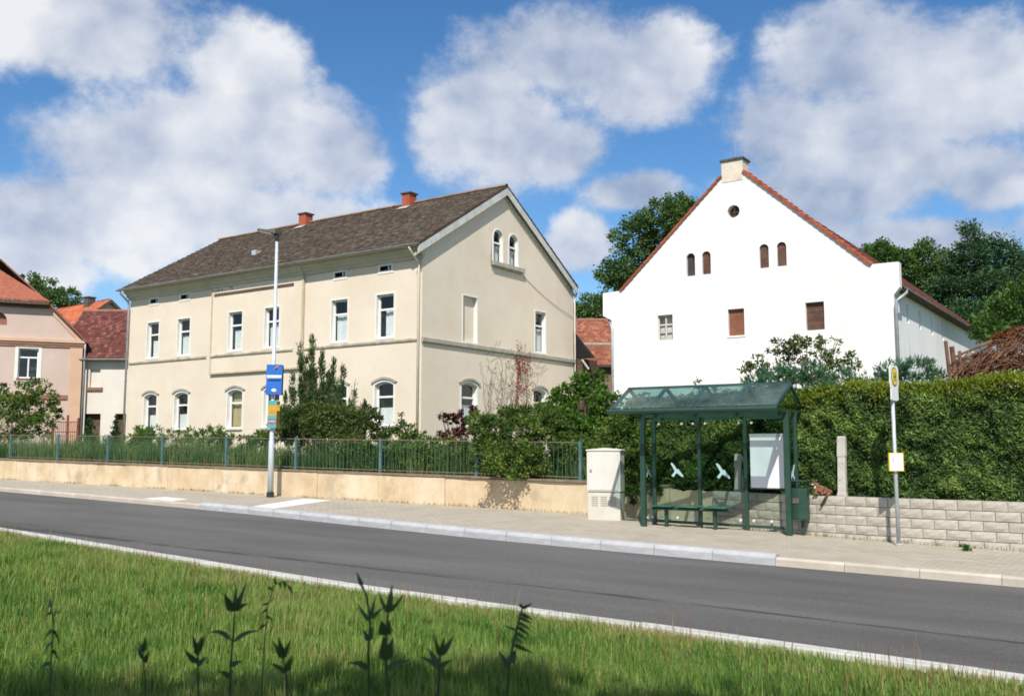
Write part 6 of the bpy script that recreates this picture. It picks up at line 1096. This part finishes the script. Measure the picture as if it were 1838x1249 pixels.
C = np.concatenate(C); n = len(C); D = runit(n) * 0.6 + np.array([0.3, 0, -0.7]); D /= np.linalg.norm(D, axis=1, keepdims=True); V, F = leaf_geo(C, D, RNG.uniform(0.06, 0.13, n), RNG.uniform(0.05, 0.10, n)); np_mesh('leaves', V, F, lm_vine, vn, tint=RNG.random(n))
# shrubs before the white house, above the hedge
plant('airy_shrub', 'airy olive shrub against the white gable above the hedge', 'shrub', (-8.2, 25.9, gz(-8)), [B(1400, 625, 26, (0.42, 0.4, 0.28)), B(1450, 630, 26, (0.5, 0.4, 0.34)), B(1500, 640, 26, (0.45, 0.4, 0.30)), B(1360, 650, 26, (0.36, 0.3, 0.22)), B(1440, 605, 26, (0.3, 0.3, 0.12)), B(1530, 655, 26, (0.25, 0.3, 0.18)), B(1430, 665, 26, (1.2, 0.4, 0.35)), B(1500, 610, 26, (0.12, 0.12, 0.1)), B(1340, 662, 26, (0.2, 0.2, 0.12)), B(1440, 700, 26, (1.4, 0.5, 0.5)), B(1475, 612, 26, (0.2, 0.2, 0.15))], 250, 0.15, 15, 0.11, 0.05, lm_olive, stems=3)
plant('dwarf_pine', 'soft blue green bush rising just above the hedge by the shelter roof', 'shrub', (-7.4, 23.9, gz(-7)), [B(1400, 675, 24, (0.65, 0.5, 0.25)), B(1460, 672, 24, (0.6, 0.5, 0.27)), B(1520, 678, 24, (0.5, 0.5, 0.25)), B(1370, 690, 23.8, (0.6, 0.5, 0.28)), B(1450, 715, 24, (1.5, 0.5, 0.5)), B(1545, 690, 24, (0.4, 0.4, 0.2))], 240, 0.14, 26, 0.14, 0.025, lm_blue, stems=2, up=0.8)
plant('mountain_pine', 'blue green bush above the hedge in front of the side wall', 'shrub', (-5.8, 27.5, gz(-6)), [B(1600, 665, 26, (0.5, 0.5, 0.27)), B(1645, 662, 26, (0.5, 0.5, 0.27)), B(1680, 675, 26, (0.35, 0.4, 0.2)), B(1585, 680, 26, (0.4, 0.4, 0.2)), B(1630, 700, 26, (0.9, 0.5, 0.45)), B(1665, 650, 26, (0.2, 0.2, 0.1))], 170, 0.14, 28, 0.14, 0.025, lm_blue, stems=2, up=0.8)
plant('sucker_shrub', 'thin leafy shoots showing above the shelter roof ridge', 'shrub', (-11.5, 24.2, gz(-11)), [B(1248, 685, 25, (0.10, 0.1, 0.13)), B(1256, 695, 25, (0.1, 0.1, 0.12)), B(1245, 715, 25, (0.4, 0.3, 0.3)), B(1170, 715, 25, (0.5, 0.3, 0.22)), B(1300, 712, 25, (0.5, 0.3, 0.25)), B(1230, 760, 25, (1.4, 0.4, 0.5))], 90, 0.11, 16, 0.10, 0.05, lm_bush, stems=2)
# brushwood and broken timber at the right edge
br = thing('brushwood_heap', 'rust brown heap of brushwood and old timber beside the white side wall', 'heap', (-4.6, 33.0, gz(-4))); m_br = pmat('dry_wood', (0.10, 0.05, 0.03), (0.22, 0.12, 0.075), scale=3, rough=0.95, rvar=0.2); m_br2 = pmat('dead_needles', (0.25, 0.07, 0.03), (0.42, 0.13, 0.05), scale=4, rough=0.95)
mb = MB()
for k in range(520):
    t = random.random(); p = at(1712 + 160 * t, random.uniform(660 - 75 * t, 692) - 10, 30 + random.uniform(-0.8, 0.8)); d = Vector((RGT[0], RGT[1], 0)) * random.uniform(0.5, 1.2) + Vector((random.uniform(-0.4, 0.4), random.uniform(-0.4, 0.4), random.gauss(0.4, 0.6))); d *= random.uniform(0.12, 0.34); mb.tube([p - d, p + d * 0.1 + Vector((0, 0, random.uniform(-0.05, 0.05))), p + d], [0.018, 0.014, 0.005], 4, cap=False)
for k in range(240): p = at(random.uniform(1700, 1850), 760, 30 + random.uniform(-0.7, 0.7)); d = Vector((random.uniform(-1, 1), random.uniform(-1, 1), random.uniform(-0.4, 0.8))) * 0.6; p.z = random.uniform(1.0, 4.0); mb.tube([p - d, p + d], [0.02, 0.008], 4, cap=False)
o = mb.build('sticks', m_br, br); o['kind'] = 'stuff'
for (x0, y0, x1, y1, r) in ((1697, 612, 1706, 690, 0.055), (1708, 622, 1716, 690, 0.075), (1722, 630, 1728, 690, 0.05), (1715, 640, 1780, 612, 0.04)): mb = MB(); mb.tube([at(x0, y0, 29.6), at(x1, y1, 29.6)], [r, r * 1.1], 7); mb.build('timber', m_br, br)
C, D, T = clumps([B(1745, 670, 29.8, (0.5, 0.4, 0.25)), B(1775, 650, 30, (0.5, 0.4, 0.4)), B(1810, 640, 30, (0.6, 0.4, 0.5)), B(1800, 610, 30.3, (0.35, 0.3, 0.3)), B(1835, 600, 30.3, (0.35, 0.3, 0.35))], 260, 0.16, 24, 0.2); V, F = leaf_geo(C, D, 0.13, 0.03); np_mesh('dead_twigs', V, F, leafmat('dead_spray', [(0.09, 0.03, 0.015), (0.20, 0.07, 0.03), (0.36, 0.13, 0.05)], 0.2), br, tint=T)
# weeds at the foot of the block wall
for (px, py, lab) in ((1637, 974, 'small weed growing at the foot of the bus stop pole'), (1733, 988, 'small weed in the paving joint at the far right of the block wall')):
    r_ = at(px, py, 1) - Vector((0, 0, CAM_Z)); t_ = (0.12 - 6 * SL - CAM_Z) / (r_.z + SL * r_.x); b = r_ * t_ + Vector((0, 0, CAM_Z)); plant('pavement_weed', lab, 'weed', tuple(b), [((b.x, b.y, b.z + 0.05), (0.09, 0.05, 0.05)), ((b.x + 0.04, b.y, b.z + 0.03), (0.08, 0.05, 0.03))], 14, 0.04, 9, 0.06, 0.03, lm_fresh)
n = 2600; X = np.concatenate([RNG.uniform(-46, -8.2, n), RNG.uniform(-7.6, 1.5, 500)]); keep = vnoise(X, X * 0, 1.3, 21) + RNG.uniform(-0.6, 0.6, len(X)) > -0.1; X = X[keep]; Y = np.array([wally(x) if x < -7.8 else blocky(x) for x in X]) - np.abs(RNG.normal(0.03, 0.05, len(X))) - 0.02; Z = np.array([G(x) + 0.117 for x in X])
g = blades('wall_foot_weeds', X, Y, Z, RNG.uniform(0.02, 0.09, len(X)), RNG.uniform(0.006, 0.014, len(X)), leafmat('wall_weed', [(0.10, 0.10, 0.03), (0.17, 0.17, 0.04), (0.24, 0.19, 0.07)], 0.3), 0.6); tag(g, 'thin line of dry weeds along the foot of the walls', 'weeds')
# ------------------------------------------------------------------ the verge
def verge_grass():
    n = 1150000; X = RNG.uniform(-34, 3, n); Y = RNG.uniform(1.5, 10.9, n); e = np.interp(X, np.linspace(-36, 5, 400), [near(x) - 0.15 for x in np.linspace(-36, 5, 400)])
    f = X * FWD[0] + Y * FWD[1]; l = X * RGT[0] + Y * RGT[1]; d = np.hypot(f, l); keep = (Y < e - 0.01) & (f > 3.2) & (np.abs(l) < 0.62 * f + 1.0) & (RNG.random(n) < np.minimum(1, (6.2 / np.maximum(d, 1)) ** 1.25))
    X, Y, e, d = X[keep], Y[keep], e[keep], d[keep]; n = len(X); edge = e - Y
    pn = 0.8 * vnoise(X, Y, 0.7, 8) + 0.6 * vnoise(X, Y, 2.1, 9)
    Z = np.array([verge_z(x, y) for x, y in zip(X, Y)]) - 0.01
    H = RNG.uniform(0.04, 0.13, n) * (1 + 0.45 * vnoise(X, Y, 3.2, 14)) * (0.6 + 0.5 * np.clip(edge / 1.2, 0, 1.3)) * (1 + 0.25 * pn); tall = RNG.random(n) < 0.004; H = np.where(tall & (edge > 0.15), RNG.uniform(0.22, 0.42, n), H); Wb = np.where(tall, 0.004, RNG.uniform(0.005, 0.010, n)) * (0.8 + d * 0.035)
    T = np.clip(0.45 + 0.36 * pn + 0.2 * vnoise(X, Y, 5, 12) + RNG.normal(0, 0.2, n) + 0.38 * np.exp(-edge / 0.6), 0, 1)
    g = blades('verge_grass', X, Y, Z, np.maximum(H, 0.03), Wb, lm_grass, 0.35, T=T); tag(g, 'rough meadow grass on the verge between the viewer and the road', 'grass'); return n
NG = verge_grass()
lm_dry = leafmat('dry_stalk', [(0.20, 0.11, 0.05), (0.28, 0.15, 0.075), (0.30, 0.22, 0.09)], 0.3)
n = 900; X = RNG.uniform(-24, 0, n); Y = np.array([near(x) for x in X]) - 0.25 - RNG.exponential(1.1, n); Z = np.array([verge_z(x, y) for x, y in zip(X, Y)])
g = blades('dry_stalks', X, Y, Z, RNG.uniform(0.12, 0.34, n), RNG.uniform(0.005, 0.010, n), lm_dry, 0.2); tag(g, 'reddish dry stalks scattered through the verge grass', 'grass')

# dark foreground plants close to the viewer
m_dleaf = pmat('foreground_leaf', (0.030, 0.060, 0.018), (0.050, 0.085, 0.025), scale=10, rough=0.5)
m_dstem = pmat('foreground_stem', (0.030, 0.045, 0.015), (0.05, 0.06, 0.02), scale=10, rough=0.6)
def leaf_blade(base, tip, width, nor, bend=0.0, n=7, shape=0.45):
    base, tip, nor = Vector(base), Vector(tip), Vector(nor).normalized(); d = tip - base; L_ = d.length; d = d / L_; s = d.cross(nor).normalized(); mb = MB(); vs = []
    for i in range(n + 1):
        t = i / n; w = width * 0.5 * (math.sin(math.pi * min(1, t ** shape * 1.0)) if t < 1 else 0.0) + 0.0008; c = base + d * (L_ * t) + Vector((0, 0, 1)) * bend * math.sin(math.pi * t) - nor * 0.0
        vs += [c - s * w + nor * w * 0.25, c, c + s * w + nor * w * 0.25]
    mb.add(vs, [(3 * i + j, 3 * i + j + 1, 3 * i + 4 + j, 3 * i + 3 + j) for i in range(n) for j in range(2)]); return mb
toward = Vector((-FWD[0], -FWD[1], 0.15))
def weed(label, fw, stem, leaves_, flower=None, w=0.006):
    p0 = at(*stem[0], fw); gz_ = verge_z(p0.x, p0.y); t = thing('foreground_plant', label, 'plant', (p0.x, p0.y, gz_), group=None)
    pts = [Vector((p0.x - 0.02, p0.y, gz_ - 0.02))] + [at(x, y, fw + 0.02 * math.sin(i)) for i, (x, y) in enumerate(stem)]; mb = MB(); mb.tube(pts, [w * 1.3] + [w * (1.1 - 0.5 * i / len(stem)) for i in range(len(stem))], 6); mb.build('stem', m_dstem, t, smooth=True)
    for (x0, y0, x1, y1, wd, bend) in leaves_:
        df = random.uniform(-0.05, 0.05); mb = leaf_blade(at(x0, y0, fw), at(x1, y1, fw + df), wd * fw / 1712, toward + Vector((random.uniform(-0.3, 0.3), random.uniform(-0.3, 0.3), random.uniform(-0.2, 0.3))), bend * fw / 1712); mb.build('leaf', m_dleaf, t, smooth=True)
    return t
weed('dark plant with a tulip-like leaf tuft on a tall stem', 3.0, [(413, 1249), (414, 1190), (418, 1145), (421, 1100)], [(421, 1098, 402, 1064, 19, 0), (422, 1096, 424, 1050, 10, 0), (424, 1094, 443, 1044, 10, 0), (423, 1096, 447, 1083, 8, 3), (416, 1148, 372, 1136, 8, 8), (418, 1152, 466, 1132, 8, 6), (414, 1195, 436, 1186, 9, 2), (413, 1215, 392, 1204, 9, 2)], w=0.004)
weed('dark plant with a closed bud on its tallest stem', 2.8, [(662, 1249), (661, 1170), (665, 1120), (658, 1070), (650, 1050)], [(650, 1052, 640, 1026, 7, 0), (653, 1058, 644, 1040, 4, 0), (664, 1115, 641, 1082, 7, -2), (665, 1110, 673, 1072, 7, 0), (666, 1110, 690, 1088, 7, 0), (662, 1150, 652, 1128, 9, 0), (663, 1150, 670, 1122, 9, 0), (662, 1200, 625, 1190, 10, 5)], w=0.004)
weed('dark plant with a three-pronged leaf tip beside the budded one', 2.7, [(697, 1249), (692, 1180), (694, 1130), (697, 1095)], [(697, 1100, 679, 1062, 7, -2), (698, 1098, 704, 1048, 11, 0), (699, 1098, 726, 1064, 7, -2), (692, 1140, 684, 1112, 20, 0), (694, 1140, 700, 1112, 13, 0), (692, 1185, 688, 1140, 22, 0), (694, 1185, 706, 1142, 16, 0), (692, 1205, 735, 1184, 12, 4)], w=0.004)
weed('low dark plant with forked leaves between the tall ones', 2.7, [(786, 1249), (788, 1200), (790, 1175)], [(790, 1178, 778, 1138, 7, 0), (791, 1176, 797, 1142, 8, 0), (792, 1176, 815, 1140, 11, 0), (788, 1195, 768, 1162, 11, 0), (788, 1200, 752, 1178, 7, 4), (789, 1198, 812, 1184, 8, 2)], w=0.004)
weed('dark fern-like sprig with paired narrow leaflets', 2.8, [(910, 1249), (913, 1200), (922, 1150), (932, 1110), (938, 1088)], [(936, 1090, 934, 1082, 7, 0), (937, 1092, 955, 1082, 6, 0), (935, 1100, 956, 1112, 6, 0), (933, 1108, 955, 1118, 6, 0), (931, 1116, 952, 1130, 6, 0), (929, 1124, 951, 1140, 6, 0), (926, 1134, 946, 1148, 6, 0), (924, 1142, 940, 1156, 6, 0), (922, 1156, 958, 1172, 7, 0), (926, 1130, 904, 1122, 4, 0), (916, 1190, 926, 1165, 15, 0), (914, 1200, 896, 1168, 10, 0)], w=0.004)
weed('small dark tuft between the tulip-leaved plant and the budded one', 2.7, [(516, 1249), (513, 1205), (508, 1180)], [(508, 1182, 490, 1150, 9, 0), (509, 1180, 500, 1142, 11, 0), (510, 1180, 522, 1146, 8, 0), (514, 1205, 524, 1175, 11, 0), (514, 1208, 484, 1190, 8, 3)], w=0.0035)
weed('small dark shoot left of the tulip-leaved plant', 2.9, [(356, 1249), (355, 1195), (354, 1165)], [(354, 1168, 345, 1138, 8, 0), (355, 1168, 368, 1140, 13, 0), (352, 1175, 362, 1142, 11, 0), (354, 1190, 330, 1165, 10, 0), (355, 1195, 372, 1178, 9, 2)], w=0.0035)
weed('single dark pointed shoot low in the grass on the left', 2.9, [(261, 1249), (259, 1200), (256, 1170)], [(256, 1172, 250, 1150, 8, 0), (257, 1170, 262, 1142, 8, 0), (258, 1185, 246, 1160, 10, 0), (259, 1190, 268, 1166, 8, 0)], w=0.003)
weed('thin dark drooping plant near the lower left corner', 3.0, [(90, 1249), (92, 1180), (96, 1120), (92, 1085)], [(92, 1088, 88, 1074, 8, 0), (94, 1100, 80, 1108, 5, 3), (95, 1108, 106, 1098, 5, 3), (95, 1130, 80, 1148, 5, 3), (95, 1130, 108, 1156, 5, 3), (94, 1150, 78, 1176, 6, 3), (93, 1165, 106, 1186, 6, 3), (92, 1190, 72, 1200, 7, 3)], w=0.003)
weed('thin sprig of small leaflets arching beside the tulip-leaved plant', 3.4, [(470, 1249), (474, 1160), (480, 1090), (492, 1050), (508, 1042), (522, 1056)], [(480, 1092, 468, 1102, 4, 0), (481, 1082, 470, 1086, 4, 0), (484, 1070, 474, 1072, 4, 0), (488, 1058, 480, 1052, 4, 0), (495, 1048, 492, 1036, 4, 0), (502, 1044, 504, 1056, 4, 0), (510, 1042, 512, 1058, 4, 0), (518, 1050, 526, 1068, 4, 0), (478, 1105, 490, 1112, 4, 0), (476, 1120, 462, 1130, 4, 0)], w=0.0022)
# the tree whose shade falls on the near edge of the verge (it stands behind the viewer)
def rel(l, f, z): return (l * RGT[0] + f * FWD[0], l * RGT[1] + f * FWD[1], z)
plant('shade_tree', 'spreading tree behind the viewer whose shade reaches the near edge of the verge', 'tree', rel(2.5, -4.5, 0.0), [(rel(-3.2, -1.2, 6.0), (2.0, 1.8, 1.5)), (rel(-1.2, -1.4, 5.6), (2.0, 1.6, 1.3)), (rel(0.9, -1.3, 6.0), (1.8, 1.6, 1.5)), (rel(-2.2, -2.6, 7.6), (2.6, 2.0, 1.6)), (rel(0.4, -2.8, 7.6), (2.4, 2.0, 1.6)), (rel(-3.6, -0.7, 7.0), (1.7, 1.0, 0.9)), (rel(-1.1, -0.6, 7.2), (1.5, 1.0, 0.9)), (rel(1.3, -0.7, 6.9), (1.5, 1.0, 0.9))], 520, 0.5, 26, 0.24, 0.15, lm_tree, shell=0.3, trunk=(0.3, 6.0))

# repeats belong together
GROUPS = {'fence_post': 'concrete posts in the hedge', 'gate_pillar': 'cream gate pillars', 'conifer': 'small conifers by the gate pillars', 'weed_clump': 'weeds behind the railing', 'scrub': 'green scrub along the railing', 'foreground_plant': 'dark plants in the verge', 'pavement_weed': 'weeds at the foot of the block wall', 'blue_poster': 'placards on the lamp post', 'ochre_poster': 'placards on the lamp post'}
for o in bpy.data.objects:
    k = o.name.split('.')[0]
    if o.parent is None and k in GROUPS: o['group'] = GROUPS[k]
